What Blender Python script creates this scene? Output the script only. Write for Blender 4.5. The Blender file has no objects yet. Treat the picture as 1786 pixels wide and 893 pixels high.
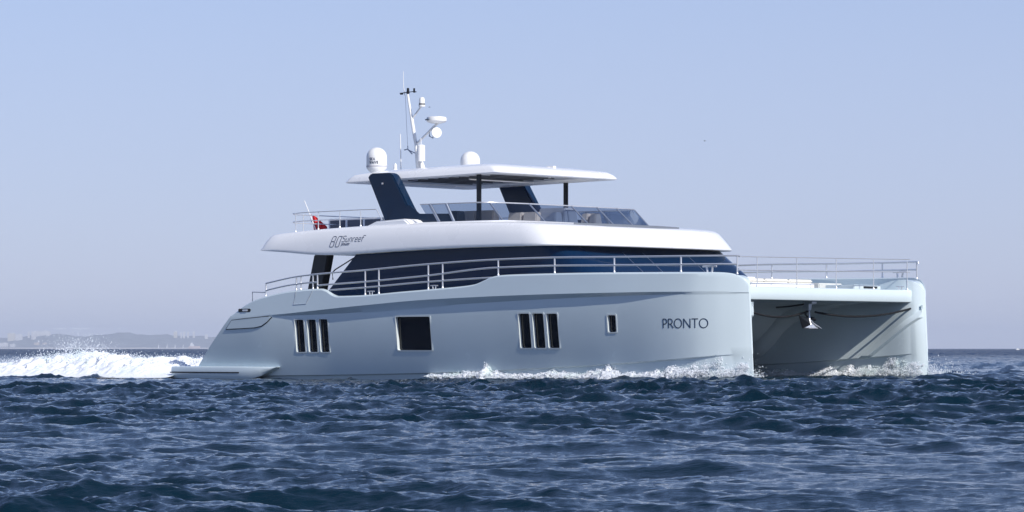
import bpy, bmesh, math, random
import numpy as np
from mathutils import Vector

C = bpy.context.scene
COL = C.collection
R = math.radians

# ------------------------------------------------------------------ camera
cam_d = bpy.data.cameras.new('camera')
cam = bpy.data.objects.new('camera', cam_d); COL.objects.link(cam)
CAM_H = 0.85
cam.location = (0, 0, CAM_H); cam.rotation_euler = (R(90), 0, 0)
cam_d.sensor_width = 36; cam_d.lens = 120.94
cam_d.shift_y = 161.5 / 1786
cam_d.clip_start = 0.5; cam_d.clip_end = 60000
C.camera = cam

# ------------------------------------------------------------------ sky and sun
SUN_ELEV, SUN_AZ = R(35), R(-50)          # azimuth of the sun measured from +X (camera right) towards +Y
W = bpy.data.worlds.new('World'); C.world = W; W.use_nodes = True
nt = W.node_tree; nt.nodes.clear()
wo = nt.nodes.new('ShaderNodeOutputWorld'); bg = nt.nodes.new('ShaderNodeBackground')
sky = nt.nodes.new('ShaderNodeTexSky'); sky.sky_type = 'NISHITA'; sky.sun_disc = False
sky.sun_elevation = SUN_ELEV
sky.sun_rotation = R(90) - SUN_AZ
sky.altitude = 0; sky.air_density = 1.0; sky.dust_density = 0.3; sky.ozone_density = 4.0
tint = nt.nodes.new('ShaderNodeMix'); tint.data_type = 'RGBA'; tint.blend_type = 'MULTIPLY'
tint.inputs[0].default_value = 1.0
tint.inputs[7].default_value = (0.86, 0.87, 1.06, 1)
nt.links.new(sky.outputs[0], tint.inputs[6]); 
veil = nt.nodes.new('ShaderNodeMix'); veil.data_type = 'RGBA'; veil.inputs[0].default_value = 0.5      # pale haze low in the sky
veil.inputs[7].default_value = (4.75, 5.35, 7.7, 1)
tcw = nt.nodes.new('ShaderNodeTexCoord'); sx = nt.nodes.new('ShaderNodeSeparateXYZ'); mrw = nt.nodes.new('ShaderNodeMapRange')
nt.links.new(tcw.outputs['Generated'], sx.inputs[0]); nt.links.new(sx.outputs[2], mrw.inputs[0])
mrw.inputs[1].default_value = 0.05; mrw.inputs[2].default_value = 0.22; mrw.inputs[3].default_value = 0.64; mrw.inputs[4].default_value = 0.14; mrw.interpolation_type = 'SMOOTHSTEP'
nt.links.new(mrw.outputs[0], veil.inputs[0])
nt.links.new(tint.outputs[2], veil.inputs[6]); nt.links.new(veil.outputs[2], bg.inputs[0])
bg.inputs[1].default_value = 0.109
nt.links.new(bg.outputs[0], wo.inputs[0])

sun_d = bpy.data.lights.new('sun', 'SUN'); sun_d.energy = 4.4; sun_d.angle = R(0.5); sun_d.color = (1.0, 0.955, 0.88)
sun = bpy.data.objects.new('sun', sun_d); COL.objects.link(sun)
sd = Vector((math.cos(SUN_AZ) * math.cos(SUN_ELEV), math.sin(SUN_AZ) * math.cos(SUN_ELEV), math.sin(SUN_ELEV)))
sun.rotation_euler = sd.to_track_quat('Z', 'Y').to_euler()
sun.location = (60, 0, 80)

C.view_settings.view_transform = 'Standard'; C.view_settings.look = 'None'
C.view_settings.exposure = 0.0; C.view_settings.gamma = 1.0; C.view_settings.use_curve_mapping = False
C.render.engine = 'CYCLES'
C.cycles.use_denoising = True
C.cycles.max_bounces = 10; C.cycles.diffuse_bounces = 7; C.cycles.transparent_max_bounces = 16
C.cycles.volume_bounces = 1
C.cycles.caustics_reflective = True; C.cycles.blur_glossy = 1.0; C.cycles.sample_clamp_indirect = 4.0; C.cycles.caustics_refractive = False

# ------------------------------------------------------------------ materials
def mat(name, col, rough=0.5, metal=0.0, spec=0.5, coat=0.0, var=0.0, vscale=3.0, bump=0.0, bscale=40.0):
    m = bpy.data.materials.new(name); m.use_nodes = True
    n = m.node_tree; p = n.nodes['Principled BSDF']
    p.inputs['Base Color'].default_value = (*col, 1); p.inputs['Roughness'].default_value = rough
    p.inputs['Metallic'].default_value = metal; p.inputs['Specular IOR Level'].default_value = spec
    p.inputs['Coat Weight'].default_value = coat; p.inputs['Coat Roughness'].default_value = 0.05
    tc = n.nodes.new('ShaderNodeTexCoord')
    if var > 0:
        no = n.nodes.new('ShaderNodeTexNoise'); no.inputs['Scale'].default_value = vscale; no.inputs['Detail'].default_value = 6
        n.links.new(tc.outputs['Object'], no.inputs['Vector'])
        mr = n.nodes.new('ShaderNodeMapRange'); mr.inputs[1].default_value = 0.3; mr.inputs[2].default_value = 0.7
        mr.inputs[3].default_value = 1 - var; mr.inputs[4].default_value = 1 + var
        n.links.new(no.outputs[0], mr.inputs[0])
        mx = n.nodes.new('ShaderNodeMix'); mx.data_type = 'RGBA'; mx.blend_type = 'MULTIPLY'; mx.inputs[0].default_value = 1
        mx.inputs[6].default_value = (*col, 1); n.links.new(mr.outputs[0], mx.inputs[7])
        n.links.new(mx.outputs[2], p.inputs['Base Color'])
        mr2 = n.nodes.new('ShaderNodeMapRange'); mr2.inputs[3].default_value = max(0.02, rough - 0.08); mr2.inputs[4].default_value = rough + 0.08
        n.links.new(no.outputs[0], mr2.inputs[0]); n.links.new(mr2.outputs[0], p.inputs['Roughness'])
    if bump > 0:
        nb = n.nodes.new('ShaderNodeTexNoise'); nb.inputs['Scale'].default_value = bscale; nb.inputs['Detail'].default_value = 5
        n.links.new(tc.outputs['Object'], nb.inputs['Vector'])
        b = n.nodes.new('ShaderNodeBump'); b.inputs['Strength'].default_value = bump; b.inputs['Distance'].default_value = 0.02
        n.links.new(nb.outputs[0], b.inputs['Height']); n.links.new(b.outputs[0], p.inputs['Normal'])
    return m

M = {}
M['hull'] = mat('hull_paint', (0.64, 0.735, 0.77), 0.24, 0.0, 0.5, 0.4, 0.03, 0.6)
M['white'] = mat('white_gelcoat', (0.90, 0.905, 0.91), 0.28, 0, 0.5, 0.2, 0.02, 0.8)
M['under'] = mat('grey_soffit', (0.34, 0.36, 0.40), 0.5, 0, 0.4, 0, 0.06, 2)
M['glass'] = mat('navy_glass', (0.003, 0.019, 0.058), 0.06, 0, 0.20, 0, 0.0)
M['navy'] = mat('navy_paint', (0.005, 0.021, 0.055), 0.22, 0, 0.3, 0.0, 0.05, 2)
M['black'] = mat('black_trim', (0.010, 0.011, 0.014), 0.4)
M['pane'] = mat('black_pane', (0.003, 0.004, 0.010), 0.05, 0, 0.4)
M['smoke'] = mat('smoked_panel', (0.06, 0.08, 0.13), 0.2)
M['vent'] = mat('grey_vent', (0.16, 0.18, 0.22), 0.5)
M['frame'] = mat('window_frame', (0.67, 0.73, 0.74), 0.3)
M['steel'] = mat('stainless_steel', (0.80, 0.80, 0.81), 0.30, 0.65)
M['alu'] = mat('grey_alloy', (0.30, 0.34, 0.42), 0.35, 0.6)
M['fabric'] = mat('beige_fabric', (0.70, 0.61, 0.53), 0.9, 0, 0.2, 0, 0.06, 8, 0.3, 60)
M['cover'] = mat('grey_cover', (0.50, 0.50, 0.53), 0.8, 0, 0.2, 0, 0.05, 6, 0.3, 40)
M['pad'] = mat('cream_cushion', (0.74, 0.72, 0.66), 0.85, 0, 0.2, 0, 0.04, 5, 0.3, 30)
M['deck'] = mat('pale_deck', (0.62, 0.64, 0.62), 0.6, 0, 0.3, 0, 0.05, 4)
M['plastic'] = mat('white_plastic', (0.82, 0.82, 0.81), 0.4, 0, 0.5)
M['ink'] = mat('dark_lettering', (0.025, 0.045, 0.085), 0.4)
M['grey_ink'] = mat('grey_lettering', (0.10, 0.11, 0.15), 0.4)
M['rope'] = mat('dark_rope', (0.004, 0.005, 0.008), 0.85, bump=0.5, bscale=90)
M['galv'] = mat('anchor_steel', (0.66, 0.67, 0.68), 0.35, 0.7, var=0.08, vscale=9)
M['flag'] = mat('red_cloth', (0.58, 0.016, 0.022), 0.8, var=0.12, vscale=12)
M['flag_w'] = mat('pale_cloth', (0.5, 0.52, 0.68), 0.8)

def clear_glass():
    m = bpy.data.materials.new('tinted_glass'); m.use_nodes = True; n = m.node_tree; n.nodes.clear()
    o = n.nodes.new('ShaderNodeOutputMaterial'); mx = n.nodes.new('ShaderNodeMixShader')
    t = n.nodes.new('ShaderNodeBsdfTransparent'); t.inputs[0].default_value = (0.40, 0.46, 0.56, 1)
    g = n.nodes.new('ShaderNodeBsdfGlossy'); g.inputs['Roughness'].default_value = 0.05; g.inputs[0].default_value = (0.9, 0.95, 1, 1)
    f = n.nodes.new('ShaderNodeFresnel'); f.inputs[0].default_value = 1.5
    n.links.new(f.outputs[0], mx.inputs[0]); n.links.new(t.outputs[0], mx.inputs[1]); n.links.new(g.outputs[0], mx.inputs[2])
    n.links.new(mx.outputs[0], o.inputs[0])
    return m
M['tint'] = clear_glass()

# ------------------------------------------------------------------ mesh helpers
class MB:
    def __init__(s): s.v = []; s.f = []
    def add(s, vs, fs):
        o = len(s.v); s.v += [tuple(map(float, p)) for p in vs]; s.f += [tuple(i + o for i in f) for f in fs]
    def loft(s, rings, closed=True, cap=True):
        n = len(rings[0]); o = len(s.v)
        for r in rings: s.v += [tuple(map(float, p)) for p in r]
        m = n if closed else n - 1
        for i in range(len(rings) - 1):
            for j in range(m):
                k = (j + 1) % n
                s.f.append((o + i * n + j, o + i * n + k, o + (i + 1) * n + k, o + (i + 1) * n + j))
        if cap and closed:
            s.f.append(tuple(o + j for j in reversed(range(n))))
            s.f.append(tuple(o + (len(rings) - 1) * n + j for j in range(n)))
    def tube(s, pts, r, n=8, r2=None):
        pts = [Vector(p) for p in pts]; rings = []
        for i, p in enumerate(pts):
            d = (pts[min(i + 1, len(pts) - 1)] - pts[max(i - 1, 0)]).normalized()
            a = d.cross(Vector((0, 0, 1)))
            if a.length < 0.05: a = d.cross(Vector((1, 0, 0)))
            a.normalize(); b = d.cross(a)
            rr = r if r2 is None else r + (r2 - r) * i / (len(pts) - 1)
            rings.append([p + (a * math.cos(t) + b * math.sin(t)) * rr for t in [2 * math.pi * k / n for k in range(n)]])
        s.loft(rings)
    def lathe(s, c, prof, n=28, axis=None):
        c = Vector(c); ax = Vector(axis).normalized() if axis else Vector((0, 0, 1))
        q = Vector((0, 0, 1)).rotation_difference(ax)
        rings = [[c + q @ Vector((r * math.cos(t), r * math.sin(t), h)) for t in [2 * math.pi * k / n for k in range(n)]] for r, h in prof]
        s.loft(rings)
    def box(s, c, d, rot=0.0, taper=1.0):
        x, y, z = d[0] / 2, d[1] / 2, d[2] / 2; vs = []
        for sz in (-1, 1):
            t = taper if sz > 0 else 1.0
            for sx, sy in ((-1, -1), (1, -1), (1, 1), (-1, 1)):
                px, py = sx * x * t, sy * y * t
                vs.append((c[0] + px * math.cos(rot) - py * math.sin(rot), c[1] + px * math.sin(rot) + py * math.cos(rot), c[2] + sz * z))
        s.add(vs, [(3, 2, 1, 0), (4, 5, 6, 7), (0, 1, 5, 4), (1, 2, 6, 5), (2, 3, 7, 6), (3, 0, 4, 7)])
    def prism(s, poly, v0, v1):       # (u, w) outline extruded across v
        s.loft([[(u, v0, w) for u, w in poly], [(u, v1, w) for u, w in poly]])
    def build(s, name, m, parent=None, bevel=0.0, seg=2, smooth=True, angle=35):
        me = bpy.data.meshes.new(name); me.from_pydata(s.v, [], s.f); me.update()
        bm = bmesh.new(); bm.from_mesh(me)
        bmesh.ops.remove_doubles(bm, verts=bm.verts, dist=1e-5)
        if bevel > 0:
            es = [e for e in bm.edges if len(e.link_faces) == 2 and e.calc_face_angle(0) > R(25)]
            bmesh.ops.bevel(bm, geom=es, offset=bevel, segments=seg, affect='EDGES', clamp_overlap=True)
        bmesh.ops.recalc_face_normals(bm, faces=bm.faces)
        bm.to_mesh(me); bm.free()
        if smooth:
            me.shade_smooth(); me.set_sharp_from_angle(angle=R(angle))
        if isinstance(m, str): m = M[m]
        me.materials.append(m)
        o = bpy.data.objects.new(name, me); COL.objects.link(o)
        if parent: o.parent = parent
        return o

def empty(name, loc=(0, 0, 0), rz=0.0):
    o = bpy.data.objects.new(name, None); COL.objects.link(o); o.location = loc; o.rotation_euler = (0, 0, rz); return o
def tag(o, label=None, cat=None, group=None, kind=None):
    if label: o['label'] = label
    if cat: o['category'] = cat
    if group: o['group'] = group
    if kind: o['kind'] = kind
    return o

def pchip(tab):
    xs = np.array([a for a, b in tab], float); ys = np.array([b for a, b in tab], float)
    h = np.diff(xs); d = np.diff(ys) / h; m = np.zeros_like(xs)
    m[0] = d[0]; m[-1] = d[-1]
    for i in range(1, len(xs) - 1):
        if d[i - 1] * d[i] > 0:
            w1 = 2 * h[i] + h[i - 1]; w2 = h[i] + 2 * h[i - 1]; m[i] = (w1 + w2) / (w1 / d[i - 1] + w2 / d[i])
    def f(x):
        x = min(max(x, xs[0]), xs[-1]); i = min(int(np.searchsorted(xs, x, 'right')) - 1, len(xs) - 2)
        t = (x - xs[i]) / h[i]
        return float((1 + 2 * t) * (1 - t) ** 2 * ys[i] + t * (1 - t) ** 2 * h[i] * m[i] + t * t * (3 - 2 * t) * ys[i + 1] + t * t * (t - 1) * h[i] * m[i + 1])
    return f
def sstep(a, b, x):
    t = min(max((x - a) / (b - a), 0), 1); return t * t * (3 - 2 * t)

# ------------------------------------------------------------------ the yacht's frame: x forward, y to port (away from the camera), z up
HEAD = R(-40)
YO = (-12.450, 116.829, 0.0)
yacht = empty('catamaran_yacht', YO, HEAD)
tag(yacht, 'large silver grey power catamaran yacht with white upper deck and dark blue glass, under way', 'yacht')
VC = 5.85
def mir(v): return 2 * VC - v

# ---- hull surfaces
sheer = pchip([(0, 1.9), (4.13, 1.99), (4.28, 2.06), (4.7, 2.30), (5.19, 2.48), (5.9, 2.63), (6.63, 2.73), (7.6, 2.79), (8.1, 2.80), (8.35, 2.745), (8.62, 2.615), (8.88, 2.555), (9.68, 2.565), (11.66, 2.67), (13.36, 2.76), (14.3, 2.82), (14.7, 2.87), (15.05, 2.98), (15.4, 3.095), (15.75, 3.135), (16.3, 3.15), (18.69, 3.165), (20.9, 3.15), (23.0, 3.135), (23.7, 3.12), (24.0, 3.09), (24.22, 3.02), (24.37, 2.90), (24.45, 2.76)])
knu = pchip([(0, 1.70), (5.85, 1.95), (9.93, 2.23), (12.88, 2.40), (18.69, 2.53), (22, 2.55), (24.45, 2.52)])
knl = pchip([(0, 1.66), (5.85, 1.90), (10.18, 2.03), (14.07, 2.24), (18.69, 2.40), (22, 2.47), (24.45, 2.49)])
chine = pchip([(0, -0.10), (6.1, -0.03), (10, 0.03), (14.07, 0.13), (18.69, 0.33), (22, 0.53), (24.45, 0.72)])
vout = pchip([(0, 0.02), (6, 0.0), (14, 0.0), (17, 0.02), (19, 0.07), (20.5, 0.15), (21.8, 0.27), (22.8, 0.43), (23.5, 0.66), (24.0, 0.90), (24.3, 1.07), (24.45, 1.17)])
vin = pchip([(0, 2.4), (14, 2.4), (18, 2.25), (21, 1.98), (23, 1.70), (23.8, 1.64), (24.2, 1.52), (24.36, 1.38), (24.45, 1.26)])
def u_tr(w): return 2.33 + (w - 0.23) / 1.76 * 1.80
def step_depth(u): return 0.115 * (sstep(5.0, 8.5, u) * (1 - 0.8 * sstep(20, 23.5, u)))
def hull_v(u, w):          # outer side of the near hull at a height
    k1, k2 = knu(u), knl(u); b = step_depth(u); tp = 1 - 0.7 * sstep(21, 24.3, u)
    up = vout(u) - 0.02 * tp
    if w > k1: return up + 0.10 * (w - k1) * tp
    if w > k2: return up + b * (k1 - w) / max(k1 - k2, 1e-4)
    c = chine(u); t = (k2 - w) / max(k2 - c, 0.01)
    return up + b + (0.01 * min(t, 1) + 0.27 * min(t, 1) ** 2) * (1 - 0.97 * sstep(18.5, 24.0, u))
def hull_ring(u0):
    # each entry: (height function, offset function)
    def pt(wf, vf):
        u = u0
        for _ in range(6):
            w = wf(u); u = max(u0, u_tr(w)) if u0 < 4.6 else u0
        w = wf(u); v = vf(u, w)
        return (u + 0.055 * (2.6 - w) * sstep(21.5, 24.4, u) - 0.02 * sstep(21.5, 24.4, u), v, w)
    tp = 1 - 0.82 * sstep(22.5, 24.4, u0)
    db = 0.40 * (1 - 0.85 * sstep(22.2, 24.0, u0))
    P = []
    P.append(pt(lambda u: sheer(u) - db, lambda u, w: vin(u) - 0.02 * tp))
    P.append(pt(lambda u: sheer(u) - db, lambda u, w: vout(u) + 0.20 * tp))
    P.append(pt(lambda u: sheer(u) - 0.035, lambda u, w: vout(u) + 0.19 * tp))
    P.append(pt(lambda u: sheer(u) - 0.008, lambda u, w: vout(u) + 0.165 * tp))
    P.append(pt(lambda u: sheer(u), lambda u, w: vout(u) + 0.12 * tp))
    P.append(pt(lambda u: sheer(u) - 0.012, lambda u, w: hull_v(u, w) + 0.03 * tp))
    P.append(pt(lambda u: sheer(u) - 0.055, lambda u, w: hull_v(u, w) + 0.0 * tp))
    P.append(pt(lambda u: sheer(u) - 0.15, hull_v))
    P.append(pt(lambda u: knu(u) + 0.03, hull_v))
    P.append(pt(lambda u: knu(u), hull_v)); P.append(pt(lambda u: knl(u), hull_v))
    for t in (0.02, 0.12, 0.3, 0.5, 0.7, 0.88, 1.0):
        P.append(pt(lambda u, t=t: knl(u) + (chine(u) - knl(u)) * t, hull_v))
    P.append(pt(lambda u: chine(u) - 0.035, lambda u, w: hull_v(u, w) + 0.075 * tp))
    P.append(pt(lambda u: -0.30, lambda u, w: hull_v(u, chine(u)) + 0.17 * tp - .02 * (1 - tp)))
    P.append(pt(lambda u: -0.75, lambda u, w: 0.5 * (hull_v(u, chine(u)) + vin(u) - 0.1 * tp)))
    P.append(pt(lambda u: -0.30, lambda u, w: vin(u) - 0.25 * tp + .03 * (1 - tp)))
    P.append(pt(lambda u: chine(u) - 0.035, lambda u, w: vin(u) - 0.13 * tp))
    P.append(pt(lambda u: chine(u), lambda u, w: vin(u) - 0.05 * tp))
    P.append(pt(lambda u: chine(u) + 0.7 * (sheer(u) - db - chine(u)), lambda u, w: vin(u)))
    return P
us = sorted(set([0.5, 1.0, 1.6, 2.0, 2.33] + [2.33 + k * 0.15 for k in range(1, 60)] + [11.3 + 0.3 * k for k in range(0, 44)] + [24.15, 24.22, 24.28, 24.33, 24.37, 24.41, 24.44, 24.45] + [14.1 + .1 * k for k in range(22)] + [8.0 + .08 * k for k in range(14)] + [22 + .1 * k for k in range(22)]))
us = [u for u in us if u >= 1.6 and u <= 24.45]
rings = [hull_ring(u) for u in us]
# windows cut into the near hull
WINS = [(6.91, 0.71, 7.35, 1.82), (7.44, 0.71, 7.88, 1.82), (7.95, 0.71, 8.39, 1.83), (11.30, 0.77, 12.80, 1.89), (16.37, 0.84, 16.87, 1.96), (16.93, 0.84, 17.42, 1.96), (17.48, 0.84, 17.96, 1.95), (19.81, 1.32, 20.17, 1.89)]
def rrect(u0, w0, u1, w1, r, n=5):
    pts = []
    for cx, cy, a in ((u1 - r, w1 - r, 0), (u0 + r, w1 - r, 90), (u0 + r, w0 + r, 180), (u1 - r, w0 + r, 270)):
        for k in range(n + 1):
            t = R(a + 90 * k / n); pts.append((cx + r * math.cos(t), cy + r * math.sin(t)))
    return pts
mb = MB(); mb.loft(rings)
hull_near = mb.build('hull', 'hull', yacht, angle=28)
hull_near['label'] = 'near hull with portholes and lettering'
cut = MB()
for a in WINS: cut.prism(rrect(*[a[0] - .015, a[1] - .015, a[2] + .015, a[3] + .015], 0.06), -0.4, 0.62)
cutter = cut.build('cutter', 'hull', yacht, smooth=False)
bo = hull_near.modifiers.new('b', 'BOOLEAN'); bo.operation = 'DIFFERENCE'; bo.solver = 'EXACT'; bo.object = cutter; bo.use_self = True
dg = bpy.context.evaluated_depsgraph_get()
nm = bpy.data.meshes.new_from_object(hull_near.evaluated_get(dg)); hull_near.modifiers.clear()
old = hull_near.data; hull_near.data = nm; nm.name = 'hull'; bpy.data.meshes.remove(old)
nm.shade_smooth(); nm.set_sharp_from_angle(angle=R(28))
bpy.data.objects.remove(cutter)
mb = MB(); mb.loft([[(u, mir(v) + 0.18, w) for u, v, w in r] for r in rings])
hull_far = mb.build('hull', 'hull', yacht, angle=28)

for (u0, w0, u1, w1) in WINS:
    outer = rrect(u0 - .012, w0 - .012, u1 + .012, w1 + .012, 0.06); inner = rrect(u0 + .028, w0 + .028, u1 - .028, w1 - .028, 0.05)
    def sv(p, d): return (p[0], hull_v(p[0], p[1]) + d, p[1])
    f = MB(); n = len(outer)
    f.loft([[sv(p, -.012) for p in outer], [sv(p, -.012) for p in inner], [sv(p, .115) for p in inner], [sv(p, .115) for p in outer], [sv(p, -.012) for p in outer]], cap=False)
    fr = f.build('window', 'frame', yacht)
    g = MB(); pc = [sv(p, .095) for p in inner]; pd = [sv(p, .11) for p in inner]; g.loft([pc, pd])
    g.build('pane', 'pane', fr)

# ---- lettering made of short strokes
def glyphs():
    def arc(cx, cy, rx, ry, a0, a1, n=16): return [(cx + rx * math.cos(R(a0 + (a1 - a0) * k / n)), cy + ry * math.sin(R(a0 + (a1 - a0) * k / n))) for k in range(n + 1)]
    G = {}
    G['P'] = (0.58, [[(0.06, 0), (0.06, 1)], [(0.06, 0.97)] + arc(0.25, 0.70, 0.27, 0.27, 90, -90, 12) + [(0.06, 0.43)]])
    G['R'] = (0.66, [[(0.06, 0), (0.06, 1)], [(0.06, 0.97)] + arc(0.27, 0.70, 0.27, 0.27, 90, -90, 12) + [(0.06, 0.43)], [(0.30, 0.43), (0.66, 0)]])
    G['O'] = (1.0, [arc(0.47, 0.5, 0.45, 0.48, 0, 360, 30)])
    G['N'] = (0.90, [[(0.06, 0), (0.06, 1)], [(0.06, 0.98), (0.82, 0.02)], [(0.82, 0), (0.82, 1)]])
    G['T'] = (0.74, [[(0.0, 0.97), (0.72, 0.97)], [(0.36, 0.97), (0.36, 0)]])
    G['8'] = (0.62, [[(0.12, 0.52), (0.05, 0.6), (0.05, 0.9), (0.13, 0.98), (0.42, 0.98), (0.5, 0.9), (0.5, 0.6), (0.43, 0.52), (0.12, 0.52), (0.04, 0.44), (0.04, 0.1), (0.12, 0.02), (0.43, 0.02), (0.51, 0.1), (0.51, 0.44), (0.43, 0.52)]])
    G['0'] = (0.62, [[(0.05, 0.1), (0.05, 0.9), (0.13, 0.98), (0.42, 0.98), (0.5, 0.9), (0.5, 0.1), (0.42, 0.02), (0.13, 0.02), (0.05, 0.1)]])
    G["'"] = (0.16, [[(0.06, 0.8), (0.08, 1.0)]])
    G['S'] = (0.72, [[(0.62, 0.85), (0.55, 0.97), (0.15, 0.97), (0.06, 0.86), (0.06, 0.64), (0.15, 0.54), (0.54, 0.52), (0.63, 0.42), (0.63, 0.13), (0.54, 0.03), (0.12, 0.03), (0.04, 0.13)]])
    G['u'] = (0.62, [[(0.06, 0.66), (0.06, 0.12), (0.14, 0.03), (0.42, 0.03), (0.52, 0.12), (0.52, 0.66)]])
    G['n'] = (0.62, [[(0.06, 0.0), (0.06, 0.66), (0.42, 0.66), (0.52, 0.56), (0.52, 0.0)]])
    G['r'] = (0.42, [[(0.06, 0.0), (0.06, 0.66), (0.38, 0.66)]])
    G['e'] = (0.60, [[(0.06, 0.36), (0.50, 0.36), (0.50, 0.56), (0.42, 0.66), (0.14, 0.66), (0.06, 0.56), (0.06, 0.12), (0.14, 0.03), (0.48, 0.03)]])
    G['f'] = (0.50, [[(0.12, 0.0), (0.12, 0.88), (0.22, 0.98), (0.60, 0.98)], [(0.0, 0.62), (0.38, 0.62)]])
    G['p'] = (0.62, [[(0.06, -0.3), (0.06, 0.66), (0.42, 0.66), (0.52, 0.56), (0.52, 0.12), (0.42, 0.03), (0.06, 0.03)]])
    G['o'] = (0.62, [[(0.06, 0.12), (0.06, 0.56), (0.14, 0.66), (0.42, 0.66), (0.52, 0.56), (0.52, 0.12), (0.42, 0.03), (0.14, 0.03), (0.06, 0.12)]])
    G['w'] = (0.82, [[(0.06, 0.66), (0.06, 0.03), (0.7, 0.03), (0.7, 0.66)], [(0.38, 0.03), (0.38, 0.5)]])
    G['W'] = (0.95, [[(0, 1), (0.22, 0), (0.44, 0.95), (0.66, 0), (0.88, 1)]])
    G['A'] = (0.80, [[(0, 0), (0.36, 1), (0.72, 0)], [(0.14, 0.36), (0.58, 0.36)]])
    G['V'] = (0.80, [[(0, 1), (0.36, 0), (0.72, 1)]])
    G['E'] = (0.62, [[(0.52, 0.97), (0.06, 0.97), (0.06, 0.03), (0.52, 0.03)], [(0.06, 0.5), (0.46, 0.5)]])
    return G
GL = glyphs()
def write(text, surf, x0, y0, h, wd, slant=0.0, gap=0.16, sx=1.0, lift=0.008):
    """strokes of width wd laid on surf(x, y) -> (point, outward normal)"""
    m = MB(); x = x0
    for ch in text:
        if ch == ' ': x += 0.4 * h * sx; continue
        adv, strokes = GL[ch]
        for st in strokes:
            P = [Vector((x + (p[0] * sx + slant * p[1]) * h, y0 + p[1] * h)) for p in st]
            closed = (P[0] - P[-1]).length < 1e-6
            Q = [P[0]]
            for a, b in zip(P, P[1:]):
                ns = max(1, int((b - a).length / 0.05))
                Q += [a.lerp(b, k / ns) for k in range(1, ns + 1)]
            P = Q
            L, Rr = [], []
            for i, p in enumerate(P):
                a = P[i - 1] if i > 0 else (P[-2] if closed else P[0]); b = P[i + 1] if i < len(P) - 1 else (P[1] if closed else P[-1])
                d = (b - a).normalized(); nrm = Vector((-d.y, d.x)) * wd / 2
                L.append(p + nrm); Rr.append(p - nrm)
            rows = []
            for lp, rp in zip(L, Rr):
                a, na = surf(lp.x, lp.y); b, nb = surf(rp.x, rp.y)
                rows.append([a - na * .01, b - nb * .01, b + nb * lift, a + na * lift])
            m.loft(rows)
        x += (adv * sx + gap) * h
    return m, x
def hull_surf(x, y): return Vector((x, hull_v(x - (0.055 * (2.6 - y) - 0.02) * sstep(21.5, 24.4, x), y), y)), Vector((0, -1, 0))
m, xe = write('PRONTO', hull_surf, 21.86, 1.465, 0.28, 0.027, gap=0.11, sx=0.99)
nmp = m.build('name_lettering', 'ink', yacht, smooth=False)
nmp['label'] = 'dark PRONTO lettering on the bow'

# ---- inner step on the bows, seen in the tunnel
def inner_panel(flip):
    m = MB(); rows = []
    f = (lambda v: mir(v) + 0.18) if flip else (lambda v: v)
    for k in range(13):
        t = k / 12
        w = 0.62 + (2.24 - 0.62) * t; ud = 22.35 + (24.62 - 22.35) * t
        row = []
        for du, dv in ((-0.02, 0.0), (0.0, -0.07), (0.28, -0.10), (0.34, -0.03), (0.36, 0.02)):
            u = min(ud + du, 24.40); vi = vin(u)
            row.append((u + .05 * (2.6 - w) * sstep(21.5, 24.4, u), f(vi - dv + 0.0), w))
        rows.append(row)
    m.loft(rows, closed=False, cap=False)
    return m.build('bow_strake', 'hull', yacht, angle=20)
inner_panel(True); inner_panel(False)

# ---- bridge deck between the hulls
under = pchip([(4.5, 0.75), (15, 0.80), (17.2, 0.84), (18.2, 0.90), (18.7, 1.02), (19.2, 1.42), (19.7, 1.92), (20.2, 2.16), (21, 2.26), (22.5, 2.30), (23.4, 2.32), (24.2, 2.33)])
mb = MB(); rings_b = []
for u in [4.5, 6, 10, 14, 16, 17, 17.6, 18, 18.3, 18.6, 18.8, 19, 19.2, 19.4, 19.6, 19.8, 20, 20.2, 20.5, 21, 22, 23, 23.6]:
    b = under(u); top = 2.25 if u < 9 else (2.50 if u < 15 else 2.70)
    va, vb = vin(u) - 0.12, mir(vin(u) - 0.12) + .18
    ring = [(u, va, b - 0.30 * sstep(23, 21, u) if u < 21 else b)]
    fil = 0.45 * (1 - sstep(19.5, 22.5, u)); ring = [(u, va, b - fil)]
    for k in range(1, 7):
        a = R(90 * k / 6); ring.append((u, va + 0.5 * math.sin(a) * 1.0, b - fil * math.cos(a) ** 1.0 * (1 - 0)))
    for k in range(6, -1, -1):
        a = R(90 * k / 6); ring.append((u, vb - 0.5 * math.sin(a), b - fil * math.cos(a)))
    ring += [(u, vb, top), (u, va, top)]
    rings_b.append(ring)
mb.loft(rings_b)
bd = mb.build('bridge_deck', 'hull', yacht, angle=40)
mb = MB()                                   # forward crossbeam
prof = [(23.45, 2.30), (24.00, 2.31), (24.12, 2.325), (24.14, 2.36), (24.14, 2.66), (24.12, 2.695), (24.06, 2.71), (23.45, 2.71)]
mb.prism(prof, 1.35, mir(1.35) + .18); mb.build('crossbeam', 'hull', yacht, angle=50)
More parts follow.
